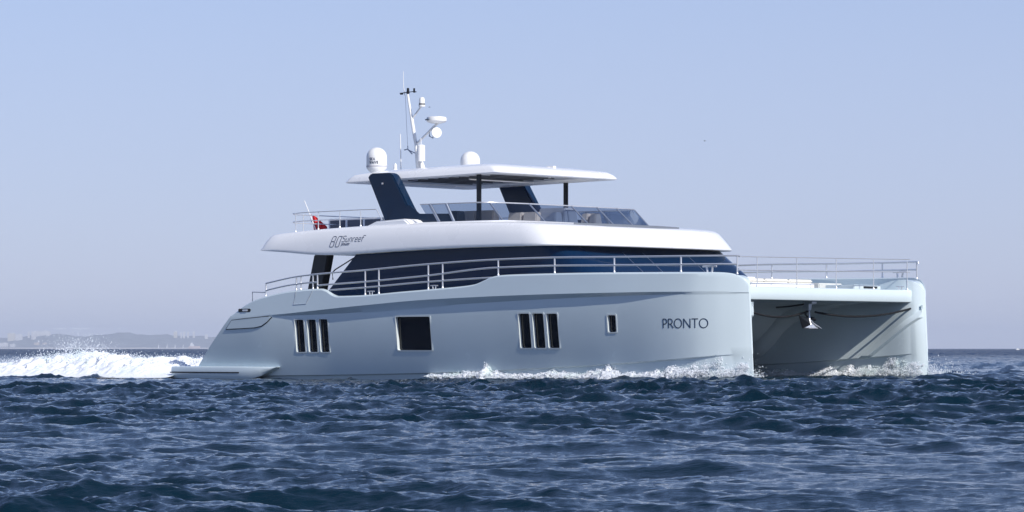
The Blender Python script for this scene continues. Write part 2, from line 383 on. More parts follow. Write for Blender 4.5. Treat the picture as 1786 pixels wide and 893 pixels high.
# ---- swim platforms
def platform(far):
    f = (lambda v: mir(v)) if far else (lambda v: v)
    poly_top = [(1.32, 0.25), (6.05, 0.25)]
    rows = []
    for u, w0, w1, o in ((1.32, -0.06, 0.20, -0.02), (1.36, -0.12, 0.25, -0.10), (1.7, -0.15, 0.255, -0.13), (4.6, -0.16, 0.255, -0.13), (5.1, -0.14, 0.25, -0.11), (5.5, -0.04, 0.25, -0.07), (5.85, 0.12, 0.25, -0.01), (6.12, 0.24, 0.25, 0.05)):
        h = w1 - w0
        rows.append([(u, f(2.38), w0), (u, f(2.38), w1), (u, f(o + 0.06), w1), (u, f(o + 0.015), w1 - 0.02 * min(1, h * 5)), (u, f(o), w1 - 0.06 * min(1, h * 5)), (u, f(o), w0 + 0.3 * h), (u, f(o + 0.05), w0)])
    m = MB(); m.loft(rows); p = m.build('swim_platform', 'hull', yacht, angle=40)
    s = MB(); s.box((2.95, f(-0.135), 0.055), (3.25, 0.03, 0.042)); s.build('fender_strip', 'black', p, bevel=0.008)
platform(False); platform(True)
# locker lid on the quarter, door seams, fairlead
def seam(pts, r=0.012, name='panel_seam', mt='black', n=6):
    m = MB(); m.tube([(u, hull_v(u, w) - 0.004, w) for u, w in pts], r, n); return m.build(name, mt, yacht)
lid = [(3.86, 1.49), (4.13, 1.79), (4.8, 1.845), (5.85, 1.915), (5.95, 1.88), (5.75, 1.72), (5.5, 1.59), (5.2, 1.54), (4.6, 1.515)]
m = MB(); m.loft([[(u, hull_v(u, w) - 0.03, w) for u, w in lid], [(u, hull_v(u, w) + 0.03, w) for u, w in lid]]); m.build('locker_lid', 'hull', yacht, bevel=0.012)
seam(lid + [lid[0]], 0.018)
seam([(7.0, 2.70), (6.93, 2.28), (7.50, 2.31), (7.75, 2.74)], 0.009, 'door_seam', 'steel')
m = MB(); m.prism(rrect(4.42, 2.06, 4.98, 2.17, 0.045), hull_v(4.7, 2.1) - 0.012, hull_v(4.7, 2.1) + 0.06); fl = m.build('fairlead', 'black', yacht)
m = MB(); m.prism(rrect(4.62, 2.085, 4.86, 2.145, 0.025), hull_v(4.7, 2.1) - 0.03, hull_v(4.7, 2.1) + 0.03); m.build('roller', 'steel', fl)

# ---- outlines in plan with a bulged front
def outline(ua, us_, L, HW, n=4.0, na=5, nf=41, ca=0.25):
    """closed plan outline: near side, front, far side, aft edge; ua aft end, us_ start of the front curve"""
    pts = []
    for k in range(na):
        t = k / (na - 1); pts.append((ua + ca * (1 - math.sin(R(90 * t))), VC - HW + ca * (1 - math.cos(R(90 * t))) * 0 + ca * (1 - math.sin(R(90 * t))) * 0)) if False else None
    pts = []
    for k in range(4):                       # rounded aft near corner
        a = R(90 * k / 3); pts.append((ua + ca * (1 - math.sin(a)), VC - HW + ca * (1 - math.cos(a)))) if k == 99 else None
    pts = [(ua, VC - HW + ca), (ua + ca * .12, VC - HW + ca * .45), (ua + ca * .45, VC - HW + ca * .12), (ua + ca, VC - HW)]
    N = 26
    for k in range(1, N): pts.append((ua + ca + (us_ - ua - ca) * k / N, VC - HW))
    for k in range(nf):
        a = R(-90 + 180 * k / (nf - 1)); s_, c_ = math.sin(a), max(math.cos(a), 0)
        pts.append((us_ + L * c_ ** (2 / n), VC + HW * math.copysign(abs(s_) ** (2 / n), s_)))
    for k in range(1, N): pts.append((us_ + (ua + ca - us_) * k / N, VC + HW))
    pts += [(ua + ca, VC + HW), (ua + ca * .45, VC + HW - ca * .12), (ua + ca * .12, VC + HW - ca * .45), (ua, VC + HW - ca)]
    return pts
def stack(levels, cap_top=True, cap_bot=True):
    """levels: (outline, height function(u, v)); caps are fans raised to a centre line"""
    m = MB(); rr = [[(u, v, h(u, v)) for u, v in o] for o, h in levels]
    m.loft(rr, cap=False)
    def cap(r, rev):
        o = len(m.v); n = len(r); m.v += [tuple(p) for p in r]
        half = n // 2                        # near side points pair with far side points
        for i in range(half - 1):
            a, b, c, d = i, i + 1, n - 2 - i, n - 1 - i
            if b != c: m.f.append((o + a, o + b, o + c, o + d) if rev else (o + d, o + c, o + b, o + a))
    if cap_top: cap(rr[-1], True)
    if cap_bot: cap(rr[0], False)
    return m

# ---- saloon (dark glass deckhouse)
sal_b = outline(6.55, 15.4, 4.0, 4.40, 8, ca=0.05); sal_m = outline(7.17, 15.2, 3.7, 4.42, 8, ca=0.05); sal_t = outline(8.55, 14.9, 2.1, 4.40, 8, ca=0.05)
mb = stack([(sal_b, lambda u, v: 2.1), (sal_m, lambda u, v: 2.79), (sal_t, lambda u, v: 4.12)])
saloon = mb.build('saloon_glass', 'glass', yacht, angle=25)
def sal_front(v, w):        # front surface position at height
    t = (w - 2.79) / (4.12 - 2.79); us_ = 15.2 - .3 * t; L = 3.7 - 1.6 * t; HW = 4.42 - .02 * t
    s_ = abs(v - VC) / HW; c_ = max(0, 1 - s_ ** 8) ** (1 / 8)
    return us_ + L * c_
for v in (4.15, 5.2, 7.5):
    m = MB(); m.tube([(sal_front(v - .01 * k, 3.90 - .066 * k) + .006, v - .01 * k, 3.90 - .066 * k) for k in range(11)], 0.008, 6); m.build('wiper_arm', 'alu', saloon)
m = MB(); m.prism([(6.62, 3.95), (7.26, 3.95), (6.90, 2.50), (6.24, 2.50)], 1.30, 1.62); m.build('aft_pillar', 'black', yacht, bevel=0.03)
m = MB(); m.prism([(6.62, 3.95), (7.26, 3.95), (6.90, 2.50), (6.24, 2.50)], mir(1.30), mir(1.62)); m.build('aft_pillar', 'black', yacht, bevel=0.03)
m = MB(); m.tube([(8.25, 1.55, 3.85), (7.35, 1.55, 3.45), (7.22, 1.55, 3.35), (7.25, 1.55, 3.12)], 0.022, 8); m.build('stair_rail', 'black', yacht)

# ---- flybridge deck (white brow)
wb = pchip([(4.35, 4.12), (5.5, 4.045), (7.0, 3.93), (7.6, 3.915), (8.6, 3.93), (10.8, 4.0), (14, 4.055), (17, 4.06), (18.2, 4.06)])
wt = pchip([(4.3, 4.63), (4.9, 4.68), (5.4, 4.715), (6.9, 4.80), (9.2, 4.86), (11.3, 4.88), (14.3, 4.86), (16.2, 4.78), (17.6, 4.68), (18.2, 4.62)])
OB = [outline(4.47, 15.1, 2.50, 4.70, 4.0), outline(4.36, 15.1, 2.66, 4.85, 4.0), outline(4.34, 15.1, 2.68, 4.87, 4.0), outline(4.42, 15.1, 2.63, 4.865, 4.0),
      outline(4.50, 15.0, 2.52, 4.79, 4.0), outline(4.62, 14.9, 2.42, 4.66, 4.0), outline(4.68, 14.85, 2.36, 4.57, 3.9), outline(4.82, 14.8, 2.26, 4.44, 3.8), outline(5.2, 14.6, 2.0, 4.1, 3.6), outline(6.2, 14.2, 1.6, 3.0, 3.2)]
def hb(k):
    fr = [0, 0, 0.05, 0.14, 0.50, 0.84, 0.94, 0.985, 1.02, 1.04][k]
    return (lambda u, v: wb(u) + 0.004) if k == 0 else (lambda u, v: wb(u) + (wt(u) - wb(u)) * fr)
mb = stack([(OB[k], hb(k)) for k in range(10)])
fly = mb.build('flybridge_deck', 'white', yacht, angle=40)
def brow_v(u, w):
    t = (w - wb(u)) / (wt(u) - wb(u))
    return VC - float(np.interp(t, [0, .05, .14, .5, .84, .94, .985], [4.85, 4.87, 4.865, 4.79, 4.66, 4.57, 4.44]))
def brow_surf(x, y): return Vector((x, brow_v(x, y), y)), Vector((0, -1, .15)).normalized()
m, xe = write('80', brow_surf, 7.58, 4.17, 0.36, 0.021, slant=0.22, gap=0.10, sx=0.95)
m.build('model_lettering', 'grey_ink', yacht, smooth=False)
m, xe2 = write("'Sunreef", brow_surf, xe - 0.03, 4.335, 0.20, 0.018, slant=0.22, gap=0.12, sx=1.0)
m.build('model_lettering', 'grey_ink', yacht, smooth=False)
m, xe2 = write('power', brow_surf, xe + 0.03, 4.225, 0.10, 0.012, slant=0.22, gap=0.12, sx=1.05)
m.build('model_lettering', 'grey_ink', yacht, smooth=False)
# recessed grey wedge on the forward brow
m = MB()
wedge = [(16.71, 2.46), (17.05, 3.73), (17.06, 6.39), (16.78, 7.85), (15.60, 6.38), (16.25, 4.03)]
m.loft([[(u, v, 4.66) for u, v in wedge], [(u, v, 4.80) for u, v in wedge]]); m.build('sunken_vent', 'vent', yacht, bevel=.01)

# coaming under the flybridge windscreen
CT = outline(10.2, 12.9, 1.72, 4.12, 4.6, ca=0.1)
CB = outline(10.0, 12.9, 2.15, 4.30, 4.4, ca=0.1)
mb = stack([(CB, lambda u, v: 4.70), (CT, lambda u, v: 4.925), (outline(10.25, 12.9, 1.62, 4.02, 4.6, ca=0.1), lambda u, v: 4.925)])
mb.build('windscreen_coaming', 'white', yacht, angle=30)
# windscreen: open strip of tinted glass with frame posts and a top rail
def strip(w, ua, us_, L, HW, n):
    o = outline(ua, us_, L, HW, n, ca=0.02); return [(u, v, w) for u, v in o[4:-4]]
Wt = strip(5.50, 10.75, 12.6, 1.28, 4.02, 4.6); Wb = strip(4.92, 11.25, 12.9, 1.66, 4.07, 4.6)
m = MB(); m.loft([Wb, Wt], closed=False, cap=False)
ws = m.build('windscreen', 'tint', yacht, angle=50)
m = MB(); m.tube([(u, v, w + .012) for u, v, w in Wt], 0.020, 8); m.build('top_rail', 'steel', ws)
m = MB(); m.tube([(u, v, w) for u, v, w in Wb], 0.014, 6); m.build('bottom_rail', 'alu', ws)
nW = len(Wt)
def wpost(i, r, j=None):
    j = i if j is None else j; a, b = Vector(Wt[i]), Vector(Wb[j])
    m = MB(); m.tube([a + (a - b) * 0.0, a * .5 + b * .5, b], r, 8); m.build('post', 'alu', ws)
def near_idx(v): return min(range(20, nW - 20), key=lambda i: abs(Wt[i][1] - v))
for i in (6, 16): wpost(i, 0.05)
for v in (2.1, 3.75, 5.3, 6.9, 8.3, 9.5): wpost(near_idx(v), 0.028)
for i in (nW - 7, nW - 17): wpost(i, 0.05)

# arch base, arch legs, posts, hardtop
for f in (lambda v: v, mir):
    m = MB(); m.prism([(8.45, 4.75), (9.15, 5.00), (10.38, 5.055), (10.62, 4.90), (10.75, 4.75)], f(1.55), f(2.75)); m.build('arch_base', 'white', yacht, bevel=0.05, seg=3)
    m = MB(); m.prism([(8.06, 6.50), (8.20, 6.62), (9.02, 6.62), (9.18, 6.52), (9.80, 5.55), (10.25, 4.90), (8.86, 4.96)], f(2.35), f(2.72))
    m.build('arch_leg', 'navy', yacht, bevel=0.035, seg=2)
    m = MB(); m.prism([(9.25, 5.50), (9.95, 5.52), (10.35, 5.24), (11.70, 5.21), (11.98, 4.90), (8.9, 4.90)], f(2.31), f(2.38)); m.build('arch_fairing', 'navy', yacht, bevel=0.015)
m = MB(); m.lathe((8.75, 2.33, 6.27), [(0.0, 0), (.035, 0), (.03, .03), (0, .035)], 10, axis=(0, -1, 0)); m.build('arch_light', 'steel', yacht)
for v in (2.95, mir(2.95)):
    m = MB(); m.prism([(12.30, 4.85), (12.30, 6.6), (12.47, 6.6), (12.47, 4.85)], v - .045, v + .045) if v < 5 else m.prism([(11.20, 4.85), (11.20, 6.6), (11.37, 6.6), (11.37, 4.85)], v - .045, v + .045)
    m.build('hardtop_post', 'black', yacht, bevel=0.02)
def ht(ua, uf, hw, r=0.5, n=7):
    pts = []
    cs = [(ua, VC - hw, 180), (uf, VC - hw, 270), (uf, VC + hw, 0), (ua, VC + hw, 90)]
    for (cu, cv, a0) in cs:
        cx = cu + r if cu == ua else cu - r; cy = cv + r if cv < VC else cv - r
        for k in range(n): a = R(a0 + 90 * k / (n - 1)); pts.append((cx + r * math.cos(a), cy + r * math.sin(a)))
    return pts
HB = lambda u: 6.36 + (u - 6.7) * 0.020
LV = [(ht(7.3, 12.75, 2.55, .3), lambda u, v: HB(u) + 0.10), (ht(7.25, 12.8, 2.60, .3), lambda u, v: HB(u) + 0.03), (ht(7.05, 12.95, 2.78, .35), lambda u, v: HB(u) + 0.0), (ht(6.66, 13.40, 3.13, .22), lambda u, v: HB(u)), (ht(6.64, 13.42, 3.15, .22), lambda u, v: HB(u) + 0.03),
      (ht(6.72, 13.32, 3.10, .25), lambda u, v: HB(u) + 0.14), (ht(6.84, 13.14, 3.02, .3), lambda u, v: HB(u) + 0.25), (ht(6.98, 12.9, 2.86, .55), lambda u, v: HB(u) + 0.30), (ht(7.35, 12.4, 2.45, .6), lambda u, v: HB(u) + 0.38), (ht(8.2, 11.6, 1.6, .6), lambda u, v: HB(u) + 0.46)]
m = MB(); m.loft([[(u, v, h(u, v)) for u, v in o] for o, h in LV])
hard = m.build('hardtop', 'white', yacht, angle=40)
m = MB(); m.loft([[(u, v, HB(u) + 0.075) for u, v in ht(7.35, 12.7, 2.5, .3)], [(u, v, HB(u) + 0.09) for u, v in ht(7.35, 12.7, 2.5, .3)]]); m.build('ceiling_panel', 'under', hard)
m = MB()
for k in range(9): m.box((8.2 + .45 * k, VC, HB(8.2 + .45 * k) + .062), (.10, 3.2, .03))
m.build('sunroof_slats', 'black', hard)
m = MB(); m.tube([(10.9, 4.2, 6.42), (10.9, 7.5, 6.42)], .03, 8); m.build('sunroof_motor', 'steel', hard)

# ---- hardtop gear
def dome(u, v, r, h, z):
    m = MB(); prof = [(r * .55, 0), (r * .72, .04), (r * .98, .13)]
    m.lathe((u, v, z), [(r * .5, -.06), (r * .62, .0), (r * .80, .06), (r * .98, .14), (r, .17), (r, h - r * .95)] + [(r * math.cos(R(a)), h - r * .95 + r * .95 * math.sin(R(a))) for a in range(10, 90, 10)] + [(0.004, h)], 40)
    return m
m = dome(6.82 + .15, 4.0, 0.345, 0.84, 6.76); d1 = m.build('radome', 'plastic', yacht, angle=50); d1['label'] = 'dome with WAVE lettering'
m = MB(); m.lathe((6.97, 4.0, 6.93), [(.346, 0), (.350, .005), (.350, .055), (.346, .06)], 40); m.build('dome_band', 'cover', d1)
def dome_surf(u, v, r):
    def s(x, y):
        a = R(-60) + x / r; n = Vector((math.cos(a), math.sin(a), 0)); return Vector((u, v, y)) + n * r, n
    return s
m, _ = write('WAVE', dome_surf(6.97, 4.0, .347), -.18, 7.04, 0.085, 0.020, gap=.18); m.build('dome_lettering', 'ink', d1, smooth=False)
m, _ = write('SEA', dome_surf(6.97, 4.0, .347), -.18, 7.16, 0.080, 0.016, gap=.18); m.build('dome_lettering', 'grey_ink', d1, smooth=False)
m = dome(8.05 + .05, 7.5, 0.335, 0.76, 6.82); m.build('radome', 'plastic', yacht, angle=50)
# camera pod near the front
m = MB(); m.lathe((12.5, 6.4, 6.68), [(.05, -.2), (.045, .05), (.10, .07), (.10, .17), (.03, .18)], 14); m.box((12.58, 6.4, 6.83), (.28, .14, .10)); m.build('camera_pod', 'plastic', yacht)
m = MB(); m.lathe((7.0, 4.9, 6.86), [(.09, -.1), (.085, .02), (.06, .05), (.055, .18), (.02, .24)], 14); m.build('gps_antenna', 'plastic', yacht)
m = MB(); m.lathe((6.9, 4.4, 6.80), [(.07, -.1), (.03, .02), (.012, .12)], 10); m.build('gps_antenna', 'plastic', yacht)
m = MB(); m.tube([(6.55, 5.7, 6.7), (6.53, 5.7, 7.4), (6.51, 5.7, 8.15)], .024, 8, .016); m.build('whip_antenna', 'plastic', yacht)
mast_r = empty('mast', (0, 0, 0)); mast_r.parent = yacht
m = MB(); m.tube([(7.36, 5.7, 6.75), (7.30, 5.7, 7.2), (7.24, 5.7, 7.70), (7.30, 5.7, 7.86)], .085, 12, .06)
m.tube([(7.62, 5.7, 6.75), (7.50, 5.7, 7.1), (7.36, 5.7, 7.3)], .075, 12, .05)
m.tube([(7.28, 5.7, 7.80), (7.5, 5.7, 7.96), (7.95, 5.7, 8.28), (8.2, 5.7, 8.44)], .042, 10)
m.tube([(7.26, 5.7, 7.65), (7.17, 5.7, 8.0), (7.03, 5.7, 8.66)], .060, 10, .06)
m.tube([(7.03, 5.7, 8.66), (6.97, 5.7, 8.9), (6.84, 5.7, 9.52)], .05, 10, .042)
m.tube([(7.03, 5.7, 8.62), (7.25, 5.7, 8.84), (7.47, 5.7, 9.06)], .033, 10)
m.build('mast_pole', 'plastic', mast_r)
m = MB(); m.lathe((8.15, 5.7, 8.46), [(.16, -.02), (.30, .02), (.34, .06), (.345, .14), (.32, .19), (.22, .215), (.01, .225)], 28); rd = m.build('radar', 'plastic', mast_r)
m = MB(); m.box((8.02, 5.365, 8.56), (.26, .03, .035), R(-22)); m.build('radar_label', 'ink', mast_r)
m = MB(); m.lathe((8.12, 5.7, 8.12), [(.03, -.16), (.10, -.10), (.165, .02), (.175, .09), (.02, .10)], 24, axis=(.85, -.5, .1)); m.build('searchlight', 'plastic', mast_r)
m = MB(); m.tube([(7.85, 5.7, 8.24), (7.83, 5.7, 8.02), (7.98, 5.7, 7.95), (8.05, 5.7, 8.2), (7.85, 5.7, 8.24)], .022, 6); m.build('light_bracket', 'alu', mast_r)
m = MB(); m.lathe((7.63, 5.5, 7.18), [(.02, -.02), (.135, .0), (.135, .27), (.135, .52), (.10, .55), (.01, .56)], 24); m.tube([(7.63, 5.5, 7.74), (7.62, 5.5, 7.96)], .015, 6); m.tube([(7.63, 5.5, 7.2), (7.66, 5.5, 6.75)], .03, 6); m.build('sensor_drum', 'plastic', mast_r)
m = MB(); m.lathe((7.49, 5.7, 9.06), [(.11, -.03), (.115, .03), (.10, .035), (.10, .22), (.075, .28), (.02, .30)], 20); lh = m.build('mast_light', 'plastic', mast_r)
m = MB(); m.lathe((7.49, 5.7, 9.10), [(.103, 0), (.106, .005), (.106, .035), (.103, .04)], 20); m.build('lens_band', 'black', mast_r)
m = MB(); m.lathe((6.86, 5.7, 9.50), [(.05, 0), (.055, .08), (.045, .09), (.045, .18), (.02, .2)], 12); m.tube([(6.86, 5.7, 9.55), (7.14, 5.7, 9.57)], .014, 6); m.tube([(6.86, 5.7, 9.55), (6.62, 5.55, 9.52)], .016, 6); m.box((7.14, 5.7, 9.60), (.05, .04, .15)); m.box((7.19, 5.7, 9.55), (.09, .03, .03)); m.box((6.66, 5.6, 9.50), (.12, .03, .05)); m.build('wind_sensor', 'black', mast_r)
m = MB(); m.tube([(6.72, 5.7, 9.45), (6.66, 5.7, 9.75), (6.65, 5.7, 10.28)], .014, 6, .008); m.build('whip_antenna', 'plastic', mast_r)
m = MB(); m.tube([(7.05, 5.7, 7.45), (6.85, 5.7, 7.62), (6.70, 5.7, 7.60)], .022, 6); m.tube([(6.85, 5.7, 7.62), (6.85, 5.7, 7.74)], .016, 6); m.tube([(6.85, 5.7, 7.6), (7.25, 5.7, 7.45)], .018, 6); m.build('aerial_bracket', 'alu', mast_r)
m = MB(); m.tube([(6.85, 5.7, 7.62), (6.80, 5.7, 8.4), (6.74, 5.7, 9.45)], .006, 5); m.build('stay_wire', 'alu', mast_r)

# ---- flybridge furniture
def cushion(name, u0, u1, v, w0, w1, mt, lean=0.12, dv=0.5, parts=2):
    m = MB(); n = parts
    for k in range(n):
        a = u0 + (u1 - u0) * k / n + .008; b = u0 + (u1 - u0) * (k + 1) / n - .008
        vs = []
        for (w, s) in ((w0, 0), (w1, lean)):
            vs += [(a + s * .4, v + s, w), (b - s * .4, v + s, w), (b - s * .4, v + dv - s, w), (a + s * .4, v + dv - s, w)]
        m.add(vs, [(3, 2, 1, 0), (4, 5, 6, 7), (0, 1, 5, 4), (1, 2, 6, 5), (2, 3, 7, 6), (3, 0, 4, 7)])
    return m.build(name, mt, yacht, bevel=0.03, seg=2)
cushion('sofa', 9.35, 10.95, 5.3, 4.7, 5.44, 'fabric')
cushion('sofa', 11.42, 12.72, 5.4, 4.7, 5.34, 'fabric')
cushion('sofa', 14.2, 15.1, 5.0, 4.6, 5.20, 'fabric') if False else cushion('sofa', 13.0, 13.7, 7.3, 4.7, 5.33, 'fabric')
cushion('helm_console', 12.5, 13.75, 5.6, 4.7, 5.46, 'cover', 0.18, 0.9, 1)
cushion('instrument_hood', 13.0, 13.72, 5.2, 4.7, 5.30, 'cover', 0.10, 0.5, 1)
cushion('armchair', 9.9, 10.3, 4.2, 4.7, 5.40, 'navy', 0.08, 0.6, 1)
cab = MB(); cab.box((5.85, 4.6, 4.98), (2.5, .9, .56)); cb = cab.build('bar_cabinet', 'white', yacht, bevel=0.03)
for k in range(3):
    m = MB(); m.box((5.05 + .8 * k, 4.145, 5.02), (.70, .02, .36)); m.build('cabinet_door', 'smoke', cb, bevel=0.01)

# ---- rails
def railing(name, rails, posts, r=0.027, rp=0.025, mt='steel'):
    m = MB()
    for p in rails: m.tube(p, r, 8)
    o = m.build(name, mt, yacht)
    for a, b in posts:
        q = MB(); q.tube([a, b], rp, 8); d = Vector(b); q.lathe((b[0], b[1], b[2] - .005), [(.04, 0), (.04, .02), (.022, .06)], 10); q.build('post', mt, o)
    return o
rt = pchip([(5.57, 3.00), (6.95, 3.20), (7.85, 3.27), (10.0, 3.37), (12.7, 3.52), (15.59, 3.62), (17.83, 3.645), (20.1, 3.625), (24.3, 3.61)])
def rv(u): return vout(u) + 0.12 * (1 - .5 * sstep(22.5, 24.4, u))
def rl(u0, u1, f, n=30, fl=lambda v: v): return [(u0 + (u1 - u0) * k / n, fl(rv(u0 + (u1 - u0) * k / n)), f(u0 + (u1 - u0) * k / n)) for k in range(n + 1)]
PU = [5.57, 6.95, 7.15, 7.7, 7.9, 10.0, 10.59, 12.70, 13.30, 15.59, 17.83, 20.09, 22.44, 24.12]
for fl in (lambda v: v, mir):
    rails = [[(5.57, fl(rv(5.57)), 2.93), (5.57, fl(rv(5.57)), 3.00)] + rl(5.62, 24.12, rt, 70, fl),
             rl(5.57, 7.9, lambda u: 0.5 * (rt(u) + sheer(u)) - .02, 10, fl), rl(7.9, 24.12, lambda u: rt(u) - (0.37 - 0.12 * sstep(12, 15.6, u)), 50, fl),
             rl(8.45, 15.35, lambda u: rt(u) - 0.555 - .0 * u, 30, fl)]
    rails[0] += [(24.2, fl(rv(24.2)), 3.60), (24.2, fl(rv(24.2)), 3.55)]
    posts = [((u, fl(rv(u)), rt(u)), (u, fl(rv(u)), sheer(u) - .0)) for u in PU]
    railing('side_railing', rails, posts)
    m = MB(); m.tube([(4.95, fl(.12), 2.40), (4.95, fl(.12), 2.72), (5.57, fl(.12), 2.70)], .02, 8); m.build('quarter_rail', 'steel', yacht)
# rail along the forward crossbeam
fr = [(24.0, v, 3.60 + .01 * (v - 2)) for v in (1.25, 3, 5, 7, 9, mir(1.25))]; fm = [(24.0, v, w - .40) for _, v, w in fr]
railing('bow_railing', [fr, fm], [((24.0, v, 3.62), (24.0, v, 2.705)) for v in (2.2, 4.25, 6.35, 8.4, 10.3)], .016, .016)
# flybridge aft rail
a_r = [(9.0, 1.75, 5.40), (8.3, 1.72, 5.40), (7.4, 1.7, 5.39), (6.5, 1.7, 5.38), (5.7, 1.7, 5.37), (5.25, 1.75, 5.35), (5.12, 1.95, 5.33), (5.1, 2.6, 5.33), (5.1, 5, 5.33), (5.1, mir(2.6), 5.33), (5.12, mir(1.95), 5.33), (5.25, mir(1.75), 5.35), (5.7, mir(1.7), 5.37), (7.4, mir(1.7), 5.39), (9.0, mir(1.75), 5.40)]
railing('aft_railing', [a_r, [(u, v, w - .28) for u, v, w in a_r], [(9.0, 1.75, 5.40), (9.25, 1.75, 5.05)]], [((u, v, 5.36), (u, v, wt(u) + .01)) for u, v in ((5.4, 1.72), (6.45, 1.7), (7.42, 1.7), (8.35, 1.7), (5.1, 2.4), (5.1, 5.85), (5.1, 9.3))], .016, .016)
# cleats
def cleat(u, v, w, s=1.0):
    m = MB(); m.tube([(u - .15 * s, v, w + .10 * s), (u, v, w + .105 * s), (u + .15 * s, v, w + .10 * s)], .017 * s, 8)
    m.tube([(u - .05 * s, v, w), (u - .065 * s, v, w + .1 * s)], .018 * s, 8); m.tube([(u + .05 * s, v, w), (u + .065 * s, v, w + .1 * s)], .018 * s, 8); m.build('cleat', 'steel', yacht)
for u in (10.25, 12.95): cleat(u, .12, sheer(u)); cleat(u, mir(.12), sheer(u))
cleat(23.3, rv(23.3) + .08, sheer(23.3) + .0, 1.7); cleat(23.3, mir(rv(23.3) + .08), sheer(23.3), 1.7)
cleat(24.0, 1.75, 2.71, 1.0); cleat(24.0, 9.9, 2.71, 1.0)

# ---- foredeck: deck, sun pads, lounge, hatch
m = MB(); m.box((20.9, VC, 2.695), (5.9, 7.9, .03)); m.build('foredeck', 'deck', yacht)
def pad(name, u0, u1, v0, v1, w0, w1, mt='pad', b=.04):
    m = MB(); m.box(((u0 + u1) / 2, (v0 + v1) / 2, (w0 + w1) / 2), (u1 - u0, v1 - v0, w1 - w0)); return m.build(name, mt, yacht, bevel=b, seg=3)
pad('sunpad_base', 20.7, 22.9, 2.9, 6.75, 2.71, 2.88, 'white', .02)
for k in range(3): pad('sunpad', 20.75, 22.85, 2.95 + 1.27 * k, 4.20 + 1.27 * k, 2.88, 2.995)
pad('lounge_seat', 19.3, 20.5, 2.6, 8.6, 2.71, 3.02, 'pad')
pad('lounge_back', 19.0, 19.35, 2.6, 8.6, 2.71, 3.16, 'white', .05)
pad('lounge_cushion', 19.5, 19.9, 4.0, 5.2, 3.02, 3.13, 'fabric')
pad('foredeck_hatch', 22.3, 23.4, 8.2, 9.7, 2.71, 2.86, 'hull', .02)
m = MB(); m.box((23.41, 9.1, 2.785), (.02, .75, .06)); m.build('hatch_vent', 'black', yacht)
pad('deck_step', 20.6, 22.0, 8.3, 9.6, 2.71, 2.93, 'deck', .03)

# ---- anchor roller fixed under the beam
m = MB(); m.box((23.36, VC, 2.27), (.34, .26, .07)); m.box((23.26, VC, 2.14), (.20, .16, .22), 0, 1.25); ar = m.build('anchor_roller', 'galv', yacht, bevel=.012)
m = MB(); m.tube([(23.2, VC - .1, 2.22), (22.9, VC - .35, 2.16), (22.5, VC - .6, 2.12)], .025, 8); m.build('anchor_chute', 'black', ar)

# ------------------------------------------------------------------ things hung on the yacht
def yloc(u, v, w):
    c, s = math.cos(HEAD), math.sin(HEAD); return (YO[0] + u * c - v * s, YO[1] + u * s + v * c, w)
anchor = empty('anchor', yloc(23.32, VC, 1.5), HEAD)
tag(anchor, 'galvanised plough anchor hanging under the beam between the two bows', 'anchor')
m = MB(); m.tube([(-.08, 0, .62), (0, 0, .50), (.02, 0, .22), (.06, 0, .08)], .032, 10, .045); m.build('shank', 'galv', anchor)
m = MB(); m.add([(.02, -.05, .28), (.12, -.72, .38), (-.02, -.34, .0), (.05, -.02, .12), (.05, -.05, .25), (.15, -.72, .35), (.01, -.34, -.03), (.09, -.02, .09)], [(0, 1, 2, 3), (7, 6, 5, 4), (0, 4, 5, 1), (1, 5, 6, 2), (2, 6, 7, 3), (3, 7, 4, 0)]); m.build('fluke', 'black', anchor)
m = MB(); m.add([(.05, -.02, .20), (.0, -.30, .02), (.10, -.10, -.03), (.12, .28, -.02), (.10, .05, .12), (.03, -.02, .17), (-.03, -.30, -.01), (.07, -.10, -.06), (.09, .28, -.05), (.07, .05, .09)], [(0, 1, 2, 3, 4), (9, 8, 7, 6, 5), (0, 5, 6, 1), (1, 6, 7, 2), (2, 7, 8, 3), (3, 8, 9, 4), (4, 9, 5, 0)]); m.build('fluke', 'galv', anchor)
m = MB(); m.tube([(.06, 0, .22), (.10, .12, .12), (.16, .32, .02), (.18, .42, -.03)], .03, 8, .014); m.tube([(.1, -.18, -.02), (.12, .3, -.02)], .022, 8); m.build('roll_bar', 'galv', anchor)
m = MB(); m.tube([(-.02, .14, .30), (.02, .22, .27), (.02, .30, .25)], .045, 8); m.tube([(-.05, -.05, .5), (.0, -.18, .40), (.02, -.1, .32)], .035, 8); m.build('shackle', 'black', anchor)
def rope_line(a, b, sag, n=24):
    return [(a[0] + (b[0] - a[0]) * t, a[1] + (b[1] - a[1]) * t, a[2] + (b[2] - a[2]) * t - 4 * sag * t * (1 - t)) for t in [k / n for k in range(n + 1)]]
brk = empty('bridle_rope', yloc(23.95, VC, 2.0), HEAD)
tag(brk, 'dark slack bridle rope slung between the two bows past the anchor', 'rope')
def loc(p): return (p[0] - 23.95, p[1] - VC, p[2] - 2.0)
for a, b, sg in (((24.05, 1.55, 2.02), (23.45, 5.62, 2.0), .20), ((23.45, 6.0, 1.98), (24.12, 10.42, 2.14), .20)):
    m = MB(); m.tube(rope_line(loc(a), loc(b), sg), .032, 8); m.build('rope_span', 'rope', brk)
m = MB(); m.lathe(loc((24.1, 10.40, 2.12)), [(.02, -.03), (.07, 0), (.07, .03), (.02, .05)], 12, axis=(.4, -.9, 0)); m.build('rope_eye', 'steel', brk)

